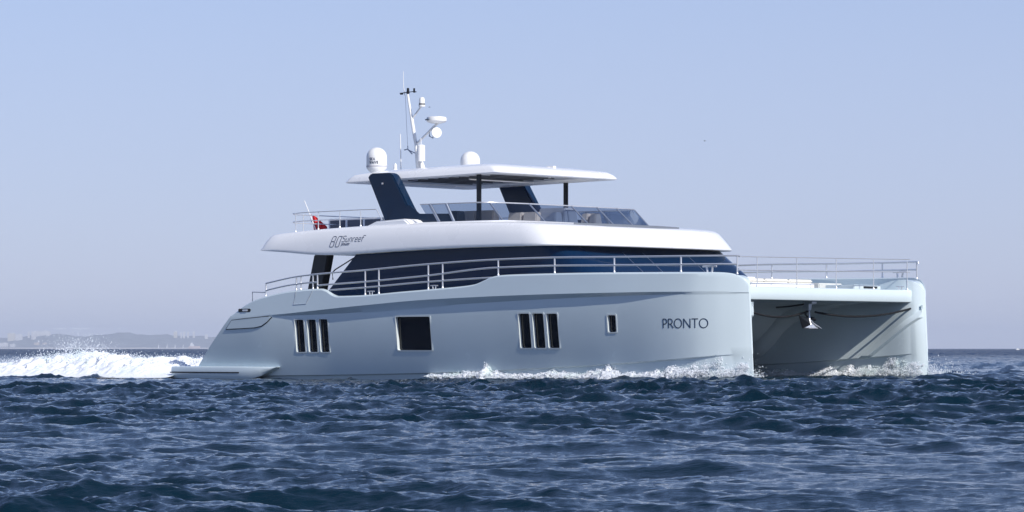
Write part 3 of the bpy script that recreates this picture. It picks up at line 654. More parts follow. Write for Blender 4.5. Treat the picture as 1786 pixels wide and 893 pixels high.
fs = MB(); fs.tube([(4.62, 3.3, 4.72), (4.33, 3.3, 5.28), (4.02, 3.3, 5.86)], .02, 8, .014)
fs.v = [(u + .28, v, w) for u, v, w in fs.v]; fs.build('flagstaff', 'plastic', yacht)
flag = MB(); rows = []
rng = random.Random(5)
for i in range(15):
    t = i / 14; row = []
    for j in range(11):
        s_ = j / 10; wdt = .16 + .26 * min(1, t * 1.6) * (1 - .25 * max(0, t - .7))
        u = .02 + .25 * t * .35 + s_ * wdt; v = .05 * math.sin(s_ * 11 + t * 3) * (0.3 + t); w = -.66 * t - .10 * s_ * (1 - t) - .02 * math.sin(s_ * 9)
        row.append((u, v, w))
    rows.append(row)
flag.loft(rows, closed=False, cap=False)
fo = flag.build('flag', 'flag', None)
so = fo.modifiers.new('thick', 'SOLIDIFY'); so.thickness = 0.006
fo.location = yloc(4.58, 3.3, 5.40); fo.rotation_euler = (0, 0, R(-8)); fo.scale = (1.15, 1, 0.92)
tag(fo, 'small red flag drooping from the white staff at the aft upper deck', 'flag')
m = MB(); m.loft([[(.0, -.012, -.06), (.05, -.012, -.06), (.05, .012, -.06), (.0, .012, -.06)], [(.02, -.03, -.30), (.08, -.03, -.30), (.08, .03, -.30), (.02, .03, -.30)]]); m.build('canton', 'flag_w', fo)

# ------------------------------------------------------------------ sea
def fft_noise(N, L, spec, seed, disp=False):
    rs = np.random.RandomState(seed)
    k1 = np.fft.fftfreq(N, L / N) * 2 * np.pi
    kx, ky = np.meshgrid(k1, k1, indexing='ij'); k = np.hypot(kx, ky); k[0, 0] = 1e-6
    dk = 2 * np.pi / L
    A = (rs.normal(size=(N, N)) + 1j * rs.normal(size=(N, N))) * np.sqrt(spec(kx, ky, k)) * dk
    A[0, 0] = 0
    h = np.real(np.fft.ifft2(A)) * N * N
    if not disp: return h
    dx = np.real(np.fft.ifft2(1j * kx / k * A)) * N * N; dy = np.real(np.fft.ifft2(1j * ky / k * A)) * N * N
    return h, dx, dy
def samp(T, L, x, y):
    N = T.shape[0]; fx = (x / L * N) % N; fy = (y / L * N) % N
    i = fx.astype(int) % N; j = fy.astype(int) % N; a = fx - np.floor(fx); b = fy - np.floor(fy); i2 = (i + 1) % N; j2 = (j + 1) % N
    return T[i, j] * (1 - a) * (1 - b) + T[i2, j] * a * (1 - b) + T[i, j2] * (1 - a) * b + T[i2, j2] * a * b
WDIR = R(-100)                                   # waves run towards the camera, a little to the left
KSPLIT = 2 * np.pi / 0.6; KP = 2 * np.pi / 2.2
def wave_spec(lo, hi):
    def f(kx, ky, k):
        c = (kx * math.cos(WDIR) + ky * math.sin(WDIR)) / k
        D = 0.05 + np.where(c > 0, c, 0) ** 5 * 1.0
        E = k ** -4.0 * (np.exp(-1.25 * (KP / k) ** 2) + 0.10 * np.exp(-1.25 * (KP * .45 / k) ** 2)) * D
        return E * (k >= lo) * (k < hi)
    return f
LA, LB = 33.0, 7.3
hA = fft_noise(1024, LA, wave_spec(0, KSPLIT), 11, True)
hB = fft_noise(512, LB, wave_spec(KSPLIT, 2 * np.pi / 0.04), 23, True)
AMP = 0.052 / hA[0].std(); CHOP = 0.95
hA = [t * AMP for t in hA]; hB = [t * AMP * 0.95 for t in hB]
gust = fft_noise(256, 160.0, lambda kx, ky, k: np.exp(-(k * 5) ** 2), 7); gust = gust / gust.std()
def sea_at(x, y):
    ca, sa = math.cos(0.5), math.sin(0.5); xr, yr = x * ca - y * sa, x * sa + y * ca
    g = 1 + 0.30 * np.clip(samp(gust, 160.0, x, y), -2, 2)
    ax, ay, az = [samp(t, LA, x, y) for t in (hA[1], hA[2], hA[0])]
    c2, s2 = math.cos(.35), math.sin(.35); x2, y2 = x * c2 - y * s2, x * s2 + y * c2
    bx0, by0, bz = [samp(t, LB, x2, y2) for t in (hB[1], hB[2], hB[0])]
    bx, by = bx0 * c2 + by0 * s2, -bx0 * s2 + by0 * c2
    return CHOP * (ax + .6 * bx) * g, CHOP * (ay + .6 * by) * g, (az + bz) * g
ang = np.concatenate([np.linspace(-180, -30, 31)[:-1], np.linspace(-30, -10.2, 260)[:-1], np.linspace(-10.2, 10.2, 1050), np.linspace(10.2, 30, 260)[1:], np.linspace(30, 180, 31)[1:]])
rad = np.concatenate([np.linspace(0.4, 11, 40)[:-1], np.geomspace(11, 130, 1080)[:-1], np.geomspace(130, 3000, 520)[:-1], np.geomspace(3000, 23500, 40)])
TH, RR = np.meshgrid(np.radians(ang), rad)
X = RR * np.sin(TH); Y = RR * np.cos(TH)
dx, dy, dz = sea_at(X.ravel(), Y.ravel())
fade = np.ones_like(RR); fade[(np.abs(TH) > R(30.5))] = 0.0
fade *= np.clip((RR - 2) / 6, 0, 1) * np.clip(1.25 - RR / 4000, 0.15, 1)
f_ = fade.ravel()
trough = 0.12 * np.exp(-((Y - 107) / 24) ** 4) * np.exp(-((X + 14) / 17) ** 4)      # the hollow in the sea beside the running stern
trough = trough.ravel()
far_f = np.clip(1.2 - RR.ravel() / 400, 0, 1)
V = np.stack([X.ravel() + dx * f_ * far_f, Y.ravel() + dy * f_ * far_f, dz * f_ * (1 - 2.5 * trough) - 0.06 - trough], 1)
nr, na_ = RR.shape
ii, jj = np.meshgrid(np.arange(nr - 1), np.arange(na_ - 1), indexing='ij')
q = np.stack([ii * na_ + jj, ii * na_ + jj + 1, (ii + 1) * na_ + jj + 1, (ii + 1) * na_ + jj], -1).reshape(-1, 4)
def grid_mesh(name, V, q, m, smooth=True):
    me = bpy.data.meshes.new(name)
    me.vertices.add(len(V)); me.vertices.foreach_set('co', np.asarray(V, np.float32).ravel())
    k = q.shape[1]
    me.loops.add(q.size); me.loops.foreach_set('vertex_index', q.astype(np.int32).ravel())
    me.polygons.add(len(q)); me.polygons.foreach_set('loop_start', np.arange(0, q.size, k, dtype=np.int32))
    me.polygons.foreach_set('use_smooth', np.full(len(q), smooth, dtype=bool))
    me.update(calc_edges=True); me.materials.append(m)
    o = bpy.data.objects.new(name, me); COL.objects.link(o); return o
def sea_mat():
    m = bpy.data.materials.new('sea_water'); m.use_nodes = True; n = m.node_tree; p = n.nodes['Principled BSDF']
    p.inputs['Base Color'].default_value = (0.004, 0.013, 0.028, 1); p.inputs['Roughness'].default_value = 0.05; p.inputs['IOR'].default_value = 1.333
    tc = n.nodes.new('ShaderNodeTexCoord')
    n1 = n.nodes.new('ShaderNodeTexNoise'); n1.inputs['Scale'].default_value = 9; n1.inputs['Detail'].default_value = 5; n1.inputs['Roughness'].default_value = 0.6
    mp = n.nodes.new('ShaderNodeMapping'); mp.inputs['Scale'].default_value = (0.7, 1.7, 1)
    n.links.new(tc.outputs['Object'], mp.inputs[0]); n.links.new(mp.outputs[0], n1.inputs['Vector'])
    b = n.nodes.new('ShaderNodeBump'); b.inputs['Strength'].default_value = 0.45; b.inputs['Distance'].default_value = 0.03
    n.links.new(n1.outputs[0], b.inputs['Height'])
    # steeper small waves where the mesh is too coarse to carry them
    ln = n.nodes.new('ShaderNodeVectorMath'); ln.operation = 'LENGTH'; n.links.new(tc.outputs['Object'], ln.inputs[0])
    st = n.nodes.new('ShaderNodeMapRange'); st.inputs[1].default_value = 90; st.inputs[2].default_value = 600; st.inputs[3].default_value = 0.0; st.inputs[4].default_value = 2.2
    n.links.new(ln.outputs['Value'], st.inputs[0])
    w1 = n.nodes.new('ShaderNodeTexNoise'); w1.inputs['Scale'].default_value = 0.9; w1.inputs['Detail'].default_value = 4; w1.inputs['Roughness'].default_value = 0.65
    n.links.new(tc.outputs['Object'], w1.inputs['Vector'])
    sb = n.nodes.new('ShaderNodeVectorMath'); sb.operation = 'SUBTRACT'; sb.inputs[1].default_value = (0.5, 0.5, 0.5); n.links.new(w1.outputs['Color'], sb.inputs[0])
    ml = n.nodes.new('ShaderNodeVectorMath'); ml.operation = 'MULTIPLY'; ml.inputs[1].default_value = (1, 1, 0); n.links.new(sb.outputs[0], ml.inputs[0])
    sc_ = n.nodes.new('ShaderNodeVectorMath'); sc_.operation = 'SCALE'; n.links.new(ml.outputs[0], sc_.inputs[0]); n.links.new(st.outputs[0], sc_.inputs['Scale'])
    ad = n.nodes.new('ShaderNodeVectorMath'); ad.operation = 'ADD'; n.links.new(b.outputs[0], ad.inputs[0]); n.links.new(sc_.outputs[0], ad.inputs[1])
    nn = n.nodes.new('ShaderNodeVectorMath'); nn.operation = 'NORMALIZE'; n.links.new(ad.outputs[0], nn.inputs[0]); n.links.new(nn.outputs[0], p.inputs['Normal'])
    n2 = n.nodes.new('ShaderNodeTexNoise'); n2.inputs['Scale'].default_value = 0.35; n2.inputs['Detail'].default_value = 3
    n.links.new(tc.outputs['Object'], n2.inputs['Vector'])
    cr = n.nodes.new('ShaderNodeMix'); cr.data_type = 'RGBA'; cr.inputs[6].default_value = (0.001, 0.012, 0.022, 1); cr.inputs[7].default_value = (0.002, 0.017, 0.030, 1)
    n.links.new(n2.outputs[0], cr.inputs[0]); n.links.new(cr.outputs[2], p.inputs['Base Color'])
    # flat dark blue mixed in with distance, standing in for weaker sky reflection
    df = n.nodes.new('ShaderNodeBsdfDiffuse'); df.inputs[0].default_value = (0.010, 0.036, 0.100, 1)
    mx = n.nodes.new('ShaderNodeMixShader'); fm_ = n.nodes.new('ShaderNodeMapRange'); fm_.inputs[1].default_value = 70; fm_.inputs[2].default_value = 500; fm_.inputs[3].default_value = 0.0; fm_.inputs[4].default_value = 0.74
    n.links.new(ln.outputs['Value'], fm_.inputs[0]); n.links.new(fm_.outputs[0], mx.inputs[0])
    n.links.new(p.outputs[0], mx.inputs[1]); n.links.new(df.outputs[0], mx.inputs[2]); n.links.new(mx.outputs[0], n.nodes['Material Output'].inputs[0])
    return m
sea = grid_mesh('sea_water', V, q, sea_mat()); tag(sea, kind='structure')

# ------------------------------------------------------------------ foam and spray
def foam_mat(name, bumpy, tr):
    m = bpy.data.materials.new(name); m.use_nodes = True; n = m.node_tree; n.nodes.clear()
    o = n.nodes.new('ShaderNodeOutputMaterial'); d = n.nodes.new('ShaderNodeBsdfDiffuse'); t = n.nodes.new('ShaderNodeBsdfTranslucent'); mx = n.nodes.new('ShaderNodeMixShader'); mx.inputs[0].default_value = tr
    n.links.new(d.outputs[0], mx.inputs[1]); n.links.new(t.outputs[0], mx.inputs[2]); n.links.new(mx.outputs[0], o.inputs[0])
    tc = n.nodes.new('ShaderNodeTexCoord'); no = n.nodes.new('ShaderNodeTexNoise'); no.inputs['Scale'].default_value = 1.6; no.inputs['Detail'].default_value = 7
    n.links.new(tc.outputs['Object'], no.inputs['Vector'])
    cr = n.nodes.new('ShaderNodeValToRGB'); cr.color_ramp.elements[0].position = 0.34; cr.color_ramp.elements[0].color = (0.82, 0.91, 0.92, 1)
    cr.color_ramp.elements[1].position = 0.5; cr.color_ramp.elements[1].color = (0.93, 0.96, 1.0, 1)
    n.links.new(no.outputs[0], cr.inputs[0]); n.links.new(cr.outputs[0], d.inputs[0]); n.links.new(cr.outputs[0], t.inputs[0])
    if bumpy:
        b = n.nodes.new('ShaderNodeBump'); b.inputs['Strength'].default_value = 0.35; b.inputs['Distance'].default_value = 0.04
        n3 = n.nodes.new('ShaderNodeTexNoise'); n3.inputs['Scale'].default_value = 14; n3.inputs['Detail'].default_value = 6
        n.links.new(tc.outputs['Object'], n3.inputs['Vector']); n.links.new(n3.outputs[0], b.inputs['Height']); n.links.new(b.outputs[0], d.inputs['Normal'])
    return m
DROP = foam_mat('spray_drops', False, 0.25)
FOAM = foam_mat('sea_foam', True, 0.08)
fb = fft_noise(512, 16.0, lambda kx, ky, k: (k > 0.9) * k ** -3.2, 31); fb /= fb.std()
fc = fft_noise(512, 4.0, lambda kx, ky, k: (k > 6) * k ** -3.0, 37); fc /= fc.std()
fd = fft_noise(512, 2.0, lambda kx, ky, k: (k > 20) * k ** -3.0, 41); fd /= fd.std()
def fine(x, y): return samp(fd, 2.0, x, y)
def fbm(x, y): return samp(fb, 16.0, x, y)
def fin(x, y): return samp(fc, 4.0, x, y)
def billow(x, y): return 1.1 - np.abs(fbm(x, y)) * 0.9
OCT_V = np.array([(1, 0, 0), (-1, 0, 0), (0, 1, 0), (0, -1, 0), (0, 0, 1), (0, 0, -1)], float)
OCT_F = np.array([(0, 2, 4), (2, 1, 4), (1, 3, 4), (3, 0, 4), (2, 0, 5), (1, 2, 5), (3, 1, 5), (0, 3, 5)])
def droplets(P, S, rs):
    n = len(P); st = np.stack([S * rs.uniform(.7, 1.3, n), S * rs.uniform(.7, 1.3, n), S * rs.uniform(.7, 1.8, n)], 1)
    v = P[:, None, :] + OCT_V[None] * st[:, None, :]
    f = OCT_F[None] + (np.arange(n) * 6)[:, None, None]
    return v.reshape(-1, 3), f.reshape(-1, 3)
# stern wake: a churned mound behind both hulls
env_t = [(-22, .10), (-16, .16), (-11, .28), (-8.7, .36), (-7.2, .46), (-6.2, .62), (-5.5, .74), (-4.9, .70), (-4.3, .60), (-3.6, .66), (-3.0, .72), (-2.3, .60), (-1.2, .56), (-.4, .46), (.1, .30), (.6, .12), (1.2, .02)]
def env(u): return 0.88 * np.interp(u, [a for a, b in env_t], [b for a, b in env_t])
uu = np.arange(-22, 1.5, 0.045); vv = np.arange(-1.6, 13.3, 0.07)
U_, V_ = np.meshgrid(uu, vv, indexing='ij')
spread = 1.35 + 0.10 * np.clip(1.3 - U_, 0, 30)
lat = np.exp(-((V_ - 1.35) / spread) ** 4) + 0.85 * np.exp(-((V_ - 10.35) / spread) ** 4) + 0.38 * np.exp(-((V_ - 5.85) / 4.6) ** 6)
lat = np.clip(lat, 0, 1.0)
bump = np.clip(0.78 + 0.20 * fbm(U_ * 1.0, V_ * .7) + 0.17 * billow(U_ * 2.3, V_ * 2) - 0.12, 0.25, 1.45)
Hh = env(U_) * lat * bump + 0.020 * fin(U_, V_) * np.clip(env(U_) * lat * 4, 0, 1.5) - 0.10 * (1 - np.clip(lat * 3, 0, 1)) - 0.03
lean = 0.045 * fin(U_ + 1.3, V_ + .7) * np.clip(Hh * 3, 0, 1)
Pw = np.stack([U_ + lean, V_ + 0.04 * fin(U_ + 3.1, V_) * np.clip(Hh * 3, 0, 1), Hh], -1).reshape(-1, 3)
nu_, nv_ = U_.shape
i_, j_ = np.meshgrid(np.arange(nu_ - 1), np.arange(nv_ - 1), indexing='ij')
qw = np.stack([i_ * nv_ + j_, (i_ + 1) * nv_ + j_, (i_ + 1) * nv_ + j_ + 1, i_ * nv_ + j_ + 1], -1).reshape(-1, 4)
wake = grid_mesh('wake_foam', Pw, qw, FOAM)
wake.location = YO; wake.rotation_euler = (0, 0, HEAD)
tag(wake, 'churned white wake foam heaped behind the stern', 'foam', kind='stuff')
rs = np.random.RandomState(3)
Ps, Ss = [], []
n = 22000                                         # fringe along the top of the mound
u = rs.uniform(-14, 1.2, n); v = np.where(rs.rand(n) < .6, rs.normal(1.3, 1.0, n), rs.normal(10.2, 1.1, n)); e = env(u)
Ps.append(np.stack([u, v, e * (0.75 + 0.12 * fbm(u, v * .7)) + rs.exponential(.075, n) * (.4 + e)], 1)); Ss.append(rs.uniform(.005, .015, n))
n = 1500                                         # high plume
u = np.where(rs.rand(n) < .45, rs.normal(-5.35, .35, n), rs.normal(-4.3, .5, n)); hgt = np.minimum(rs.exponential(.32, n), 1.0)
Ps.append(np.stack([u + hgt * .10, rs.normal(1.3, .5, n), .55 + hgt], 1)); Ss.append(rs.uniform(.005, .020, n) * (1.1 - .45 * hgt))
dv_, df_ = droplets(np.concatenate(Ps), np.concatenate(Ss), rs)
spray = grid_mesh('wake_spray', dv_, df_, DROP, False); spray.location = YO; spray.rotation_euler = (0, 0, HEAD)
tag(spray, 'white spray droplets flung above the stern wake', 'spray', kind='stuff')

# bow wave foam running along a hull side
def bow_foam(name, label, u0, u1, hgt, base_v, side, width, lace_u, seed, dens):
    rs = np.random.RandomState(seed)
    hgt = [(a, b * .86) for a, b in hgt]
    us_ = np.arange(u0, u1, 0.022); ts = np.linspace(0, 1, 26)
    H = np.interp(us_, [a for a, b in hgt], [b for a, b in hgt])
    bv = np.array([base_v(a) for a in us_])
    Uu, Tt = np.meshgrid(us_, ts, indexing='ij'); HH = H[:, None] * np.ones_like(Tt)
    rag = 0.85 * np.clip(0.72 + 0.30 * fbm(Uu * 2.2 + seed, 0 * Tt) + 0.22 * fin(Uu + seed, Tt * 0), 0.15, 1.5)
    prof = np.sin(np.minimum(Tt, 1) * math.pi / 2) ** 0.8
    ww = -0.08 + (HH * rag + 0.08) * prof + 0.02 * fin(Uu, Tt * 1.5 + 2) + 0.008 * fine(Uu, Tt)
    wd = width * (0.5 + HH * 1.6)
    vo = bv[:, None] + side * (wd * (1 - Tt) ** 1.3 + 0.02 + 0.02 * np.abs(fin(Uu * 1.2, Tt * 1.2 + 5)) + 0.03)
    P = np.stack([Uu + 0.03 * fin(Uu + 9, Tt * 2), vo, ww], -1).reshape(-1, 3)
    a, b = Uu.shape; i_, j_ = np.meshgrid(np.arange(a - 1), np.arange(b - 1), indexing='ij')
    q = np.stack([i_ * b + j_, (i_ + 1) * b + j_, (i_ + 1) * b + j_ + 1, i_ * b + j_ + 1], -1).reshape(-1, 4)
    uq, tq = Uu[:-1, :-1].ravel(), Tt[:-1, :-1].ravel()
    nz = fin(uq * 1.1 + 4, tq * .55 + .4 * uq) * .45 + fine(uq * 1.3 + .5 * tq, tq * .45 - uq * .2) * .75
    lace = np.clip((uq - lace_u[0]) / (lace_u[1] - lace_u[0]), 0, 1)
    keep = nz > (-0.9 + 0.4 * tq + lace * 3.0)
    q = q[keep]
    n = dens; u = u0 + (u1 - u0) * rs.rand(n); u[:n // 30] = rs.normal(14.95, .10, len(u[:n // 30])) if u0 < 14 else u[:n // 30]; h = np.interp(u, [a for a, b in hgt], [b for a, b in hgt]); bvn = np.array([base_v(a) for a in u])
    clump = 0.72 + 0.30 * fbm(u * 2.2 + seed, 0 * u) + 0.22 * fin(u + seed, 0 * u); clump = np.clip(clump, .2, 1.5)
    z = h * clump * rs.uniform(0, 1.0, n) ** .7 + np.minimum(rs.exponential(.035, n), .14) * (0.3 + 2 * h)
    tz = np.clip(z / np.maximum(h, .05), 0, 1)
    vd = bvn + side * (0.03 + np.abs(rs.normal(0, 1, n)) * width * (0.25 + 1.0 * h) * (1.15 - .85 * tz))
    pat = fine(u * .8, z * .9 + u * .3) + .7 * fin(u * 1.3, z * 1.6) - 1.1 * np.clip((u - lace_u[0]) / (lace_u[1] - lace_u[0]), 0, 1) * (tz < .85)
    ok = pat > -1.0
    u, vd, z = u[ok], vd[ok], z[ok]; n = len(u)
    dv, df = droplets(np.stack([u, vd, z - .04], 1), rs.uniform(.006, .016, n), rs)
    Vv = np.concatenate([P, dv]); tri = np.concatenate([q[:, [0, 1, 2]], q[:, [0, 2, 3]], df + len(P)])
    o = grid_mesh(name, Vv, tri, DROP, True); o.location = YO; o.rotation_euler = (0, 0, HEAD)
    tag(o, label, 'foam', kind='stuff'); return o
hn = [(12.5, .02), (13.0, .08), (13.8, .13), (14.3, .16), (14.75, .20), (14.95, .34), (15.1, .22), (15.6, .10), (16.5, .08), (17.0, .11), (17.35, .22), (17.8, .20), (18.4, .12), (19.2, .15), (19.6, .30), (19.85, .30), (20.2, .16), (21, .18), (21.8, .22), (22.6, .36), (23.3, .52), (23.9, .56), (24.3, .48), (24.55, .36)]
def bv_near(u): return hull_v(min(u, 24.4), min(chine(u) - .05, .3)) + (0.10 if u < 22.5 else .10 - .10 * (u - 22.5) / 2)
bow_foam('bow_foam', 'white bow wave foam running along the side of the near hull', 12.5, 24.5, hn, bv_near, -1, .55, (22.0, 23.6), 4, 46000)
hf = [(18.5, .0), (19.0, .16), (19.8, .16), (20.3, .05), (20.8, .18), (21.3, .28), (22, .26), (22.7, .36), (23.3, .46), (24, .52), (24.5, .44)]
def bv_far(u): return mir(vin(min(u, 24.4)) - .06) + .18
bow_foam('bow_foam', 'white foam curling along the inner side of the far hull', 18.5, 24.5, hf, bv_far, -1, .5, (22.2, 23.8), 9, 26000)
rs = np.random.RandomState(12); n = 900
u = 24.5 + rs.exponential(.25, n) * 1.0; v = mir(1.2) + .18 + rs.exponential(.55, n) - .1; z = rs.exponential(.16, n) * np.exp(-(v - mir(1.2)) * .5)
n2 = 260; u2 = 24.45 + np.abs(rs.normal(0, .15, n2)); v2 = 1.2 + rs.normal(.1, .25, n2); z2 = rs.exponential(.1, n2)
dv_, df_ = droplets(np.stack([np.concatenate([u, u2]), np.concatenate([v, v2]), np.concatenate([z, z2])], 1), rs.uniform(.005, .016, n + n2), rs)
sp2 = grid_mesh('bow_spray', dv_, df_, DROP, False); sp2.location = YO; sp2.rotation_euler = (0, 0, HEAD)
tag(sp2, 'fine spray thrown off the two stems', 'spray', kind='stuff')

# ------------------------------------------------------------------ far shore
DS = 22000.0; SC = DS / 9000.0
hillp = [(-2600, 60), (-2000, 40), (-1600, 30), (-1340, 33), (-1290, 38), (-1240, 42), (-1204, 41), (-1150, 36), (-1110, 40), (-1054, 47), (-1000, 43), (-960, 39), (-930, 42), (-900, 39), (-870, 36), (-840, 38), (-800, 34), (-740, 26), (-600, 18), (-420, 9), (-250, 1.0)]
hf_ = pchip(hillp); rng = random.Random(8); rings_h = []
for k in range(240):
    x = -2600 + (2600 - 250) * k / 239; h = max(hf_(x), .5) * 0.92; jit = 1.2 * math.sin(x * .071) + .8 * math.sin(x * .19 + 2) + .6 * rng.uniform(-1, 1)
    h = h + jit * min(1, h / 20)
    rings_h.append([(x * SC, DS - 10, -1), (x * SC, DS + 20, 1.2), (x * SC, DS + 120, .28 * h * SC), (x * SC, DS + 300, .62 * h * SC + rng.uniform(-1, 1)), (x * SC, DS + 480, .88 * h * SC), (x * SC, DS + 620, h * SC), (x * SC, DS + 900, .7 * h * SC), (x * SC, DS + 1300, -1)])
m = MB(); m.loft(rings_h, closed=False, cap=False)
hm = mat('wooded_hill', (0.12, 0.135, 0.135), 0.9, 0, 0.1, 0, 0.45, 0.02)
hill = m.build('hills', hm, None, angle=180); tag(hill, kind='structure')
m = MB(); m.loft([[(x * SC, DS - 14, -.5), (x * SC, DS - 12, 5.4 + 2 * math.sin(x * .05)), (x * SC, DS + 16, 6.3), (x * SC, DS + 20, 0)] for x in range(-2600, -240, 20)], closed=False, cap=False)
bch = m.build('beach', mat('pale_sand', (0.62, 0.58, 0.52), .9, 0, .2, 0, .1, .05)); tag(bch, kind='structure')
def block_mat(name, c):
    mm = bpy.data.materials.new(name); mm.use_nodes = True; n = mm.node_tree; p = n.nodes['Principled BSDF']; p.inputs['Roughness'].default_value = .8
    tc = n.nodes.new('ShaderNodeTexCoord'); br = n.nodes.new('ShaderNodeTexBrick'); br.inputs['Scale'].default_value = 1.0
    br.offset = 0; br.inputs['Brick Width'].default_value = 3.2; br.inputs['Row Height'].default_value = 3.0; br.inputs['Mortar Size'].default_value = 0.9
    br.inputs['Color1'].default_value = (.16, .17, .2, 1); br.inputs['Color2'].default_value = (.22, .22, .24, 1); br.inputs['Mortar'].default_value = (*c, 1)
    mp = n.nodes.new('ShaderNodeMapping'); mp.inputs['Rotation'].default_value = (R(90), 0, 0)
    n.links.new(tc.outputs['Object'], mp.inputs[0]); n.links.new(mp.outputs[0], br.inputs['Vector']); n.links.new(br.outputs[0], p.inputs['Base Color']); return mm
BW, BC, BO = block_mat('pale_facade', (.78, .76, .74)), block_mat('cream_facade', (.72, .66, .52)), block_mat('ochre_facade', (.60, .47, .34))
def dist(y): return y
def building(px, py_top, wpx, hpx, mt, label, dy=350, group=None):
    D = DS + dy; x = (px - 893) / 6000 * D; w = wpx / 6000 * D; h = hpx / 6000 * D; z1 = (608 - py_top) / 6000 * D + CAM_H
    b = empty('apartment_block', (x, D, z1 - h)); 
    m = MB(); m.box((0, 0, (h - 30) / 2), (w, 16, h + 30)); m.build('wall', mt, b, smooth=False)
    m = MB(); m.box((0, 0, h + .6), (w + 1, 17, 1.2)); m.box((w * .2, 0, h + 2.6), (w * .2 + 3, 8, 3.0)); m.build('roof', 'plastic' if mt != BO else 'fabric', b, smooth=False)
    tag(b, label, 'building', group); return b
building(20, 581.5, 13, 11, BC, 'tall pale cream apartment block at the far left crest of the shore')
building(33, 583.5, 12, 9.5, BW, 'pale pinkish apartment block right beside the cream block on the crest')
building(59, 578.5, 8, 7.5, BW, 'stubby white block at the left end of the long white roof on the ridge')
building(75, 578, 26, 3.2, BW, 'long low white building along the top of the ridge', 560)
building(50, 579.5, 3.2, 5, BW, 'slim white tower block between the cream blocks and the stubby block', 420)
building(6, 598.5, 16, 3.5, BW, 'low white shed on the waterfront at the left edge of the picture', 90)
building(22, 600.5, 9, 5, BW, 'white waterfront shed with a step, second from the left edge', 80)
building(64, 598, 9, 7, BO, 'ochre block low on the shore behind the left part of the spray', 120)
building(78, 598.5, 7, 7, BO, 'second narrower ochre block low on the shore behind the spray', 130)
building(306, 578.5, 6, 5, BC, 'widest cream block at the left of the white row on the right ridge', 450)
for k, (px, t, w_, h_) in enumerate(((316, 580.5, 3, 3.2), (321, 579.5, 3.6, 4.2), (328, 580, 3.0, 3.6))):
    building(px, t, w_, h_, BW, ('smallest white block in the row on the right ridge', 'middle white block in the row on the right ridge', 'white block just left of the tall pair on the right ridge')[k], 450, 'white blocks in a row on the right ridge')
building(338, 578.5, 3.6, 5.5, BW, 'tallest white block at the right end of the row on the right ridge', 450)
building(360, 584, 5, 3.0, BW, 'lone low white block close to the yacht stern on the right ridge', 450)
# sailing boats off the beach
def sailboat(px, lab):
    D = DS - 2500; x = (px - 893) / 6000 * D
    s = empty('sailboat', (x, D, 0), R(70)); s.scale = (2, 2, 2)
    m = MB(); m.loft([[(u, -b, 1.3), (u, -b * .5, -.4), (u, b * .5, -.4), (u, b, 1.3)] for u, b in ((-5, 1.3), (-2, 1.8), (2, 1.5), (5.5, .15))]); m.build('hull', 'plastic', s)
    m = MB(); m.tube([(.6, 0, 1), (.6, 0, 15)], .12, 6); m.build('mast', 'alu', s)
    m = MB(); m.add([(.4, 0, 2.4), (-4.6, .9, 2.4), (-2.6, .8, 8), (.4, 0, 14.6), (.4, .08, 2.4), (-4.6, .98, 2.4), (-2.6, .88, 8), (.4, .08, 14.6)], [(0, 1, 2, 3), (7, 6, 5, 4), (0, 4, 5, 1), (1, 5, 6, 2), (2, 6, 7, 3), (3, 7, 4, 0)]); m.build('sail', 'plastic', s)
    tag(s, lab, 'sailboat', 'far sailboats off the beach')
for px, lab in ((277, 'far white sailboat at the left end of the row of four'), (292, 'far white sailboat second from the left in the row of four'), (306, 'far white sailboat third from the left in the row of four'), (320, 'far white sailboat at the right end of the row of four')): sailboat(px, lab)
D = DS - 1500; sh = empty('cargo_ship', ((339 - 893) / 6000 * D, D, 0), R(8)); sh.scale = (2.3, 2.3, 2.3)
m = MB(); m.loft([[(u, -b, 7), (u, -b * .8, -.5), (u, b * .8, -.5), (u, b, 7)] for u, b in ((-15, 3), (-12, 3.6), (8, 3.6), (15, .4))]); m.build('hull', mat('rusty_pale_hull', (.62, .48, .40), .6), sh)
m = MB(); m.box((-6, 0, 9.5), (10, 6, 6)); m.box((-7, 0, 14), (6, 5, 3.5)); m.build('superstructure', 'plastic', sh)
m = MB(); m.tube([(-6, 0, 15), (-6, 0, 19)], .25, 6); m.build('mast', 'plastic', sh)
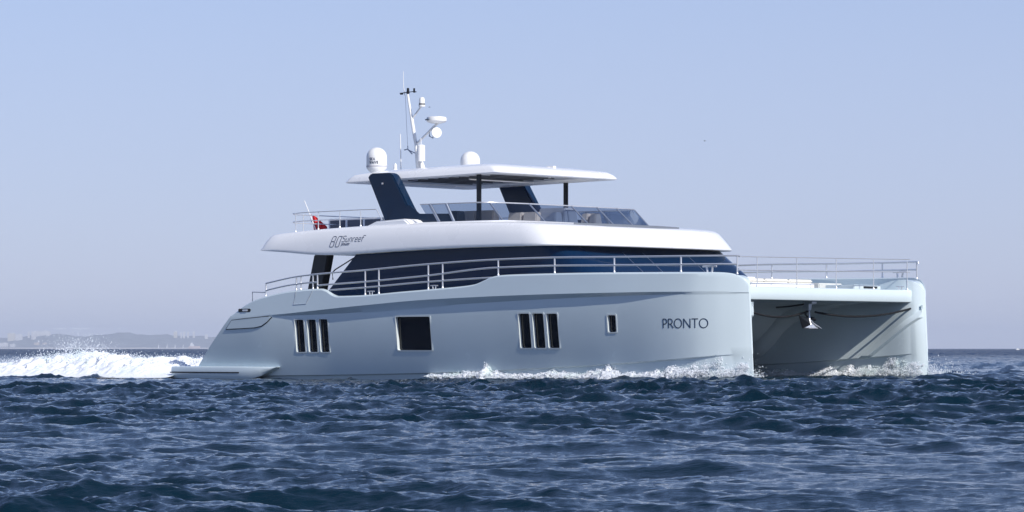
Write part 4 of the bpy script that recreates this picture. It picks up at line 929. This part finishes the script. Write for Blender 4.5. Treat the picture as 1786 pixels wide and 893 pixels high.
tag(sh, 'pale ship off the shore between the sailboats and the yacht stern', 'ship')
mbt = empty('motorboat', ((1775 - 893) / 6000 * 2400, 2400, 0), R(30))
m = MB(); m.loft([[(u, -b, .5), (u, -b * .6, -.3), (u, b * .6, -.3), (u, b, .5)] for u, b in ((-1.6, .5), (0, .6), (1.6, .06))]); m.build('hull', 'plastic', mbt)
m = MB(); m.box((-.2, 0, .75), (1.0, .8, .5), 0, .7); m.build('cabin', 'plastic', mbt)
tag(mbt, 'tiny white motorboat on the horizon at the far right', 'boat')
def bird(px, py, D, lab):
    x = (px - 893) / 6000 * D; z = (608 - py) / 6000 * D + CAM_H
    m = MB(); m.lathe((-.16, 0, 0), [(.005, 0), (.035, .06), (.045, .15), (.03, .26), (.004, .34)], 8, axis=(1, 0, 0))
    for s_ in (-1, 1): m.loft([[(.07, s_ * .03, .02), (-.05, s_ * .03, .02), (-.05, s_ * .03, .0), (.07, s_ * .03, .0)], [(.09, s_ * .2, .10), (-.02, s_ * .2, .10), (-.02, s_ * .2, .09), (.09, s_ * .2, .09)], [(.0, s_ * .42, .05), (-.03, s_ * .42, .05), (-.03, s_ * .42, .045), (.0, s_ * .42, .045)]])
    o = m.build('bird', 'ink', None); o.location = (x, D, z); o.rotation_euler = (R(12), R(-8), R(35)); tag(o, lab, 'bird')
bird(1229, 246, 560, 'tiny dark bird in the open sky right of the hardtop')
bird(749, 187, 620, 'tiny dark bird in the sky just right of the mast light')

# ------------------------------------------------------------------ haze
m = MB(); m.box((0, 0, 74), (48000, 48000, 150)); 
hz = bpy.data.materials.new('haze'); hz.use_nodes = True; n = hz.node_tree; n.nodes.clear()
ho = n.nodes.new('ShaderNodeOutputMaterial'); hv = n.nodes.new('ShaderNodeVolumePrincipled')
hv.inputs['Color'].default_value = (0.84, 0.90, 1.0, 1); hv.inputs['Density'].default_value = 0.000060; hv.inputs['Anisotropy'].default_value = 0.0
n.links.new(hv.outputs[0], ho.inputs['Volume'])
haze = m.build('haze', hz, None, smooth=False); tag(haze, kind='stuff')
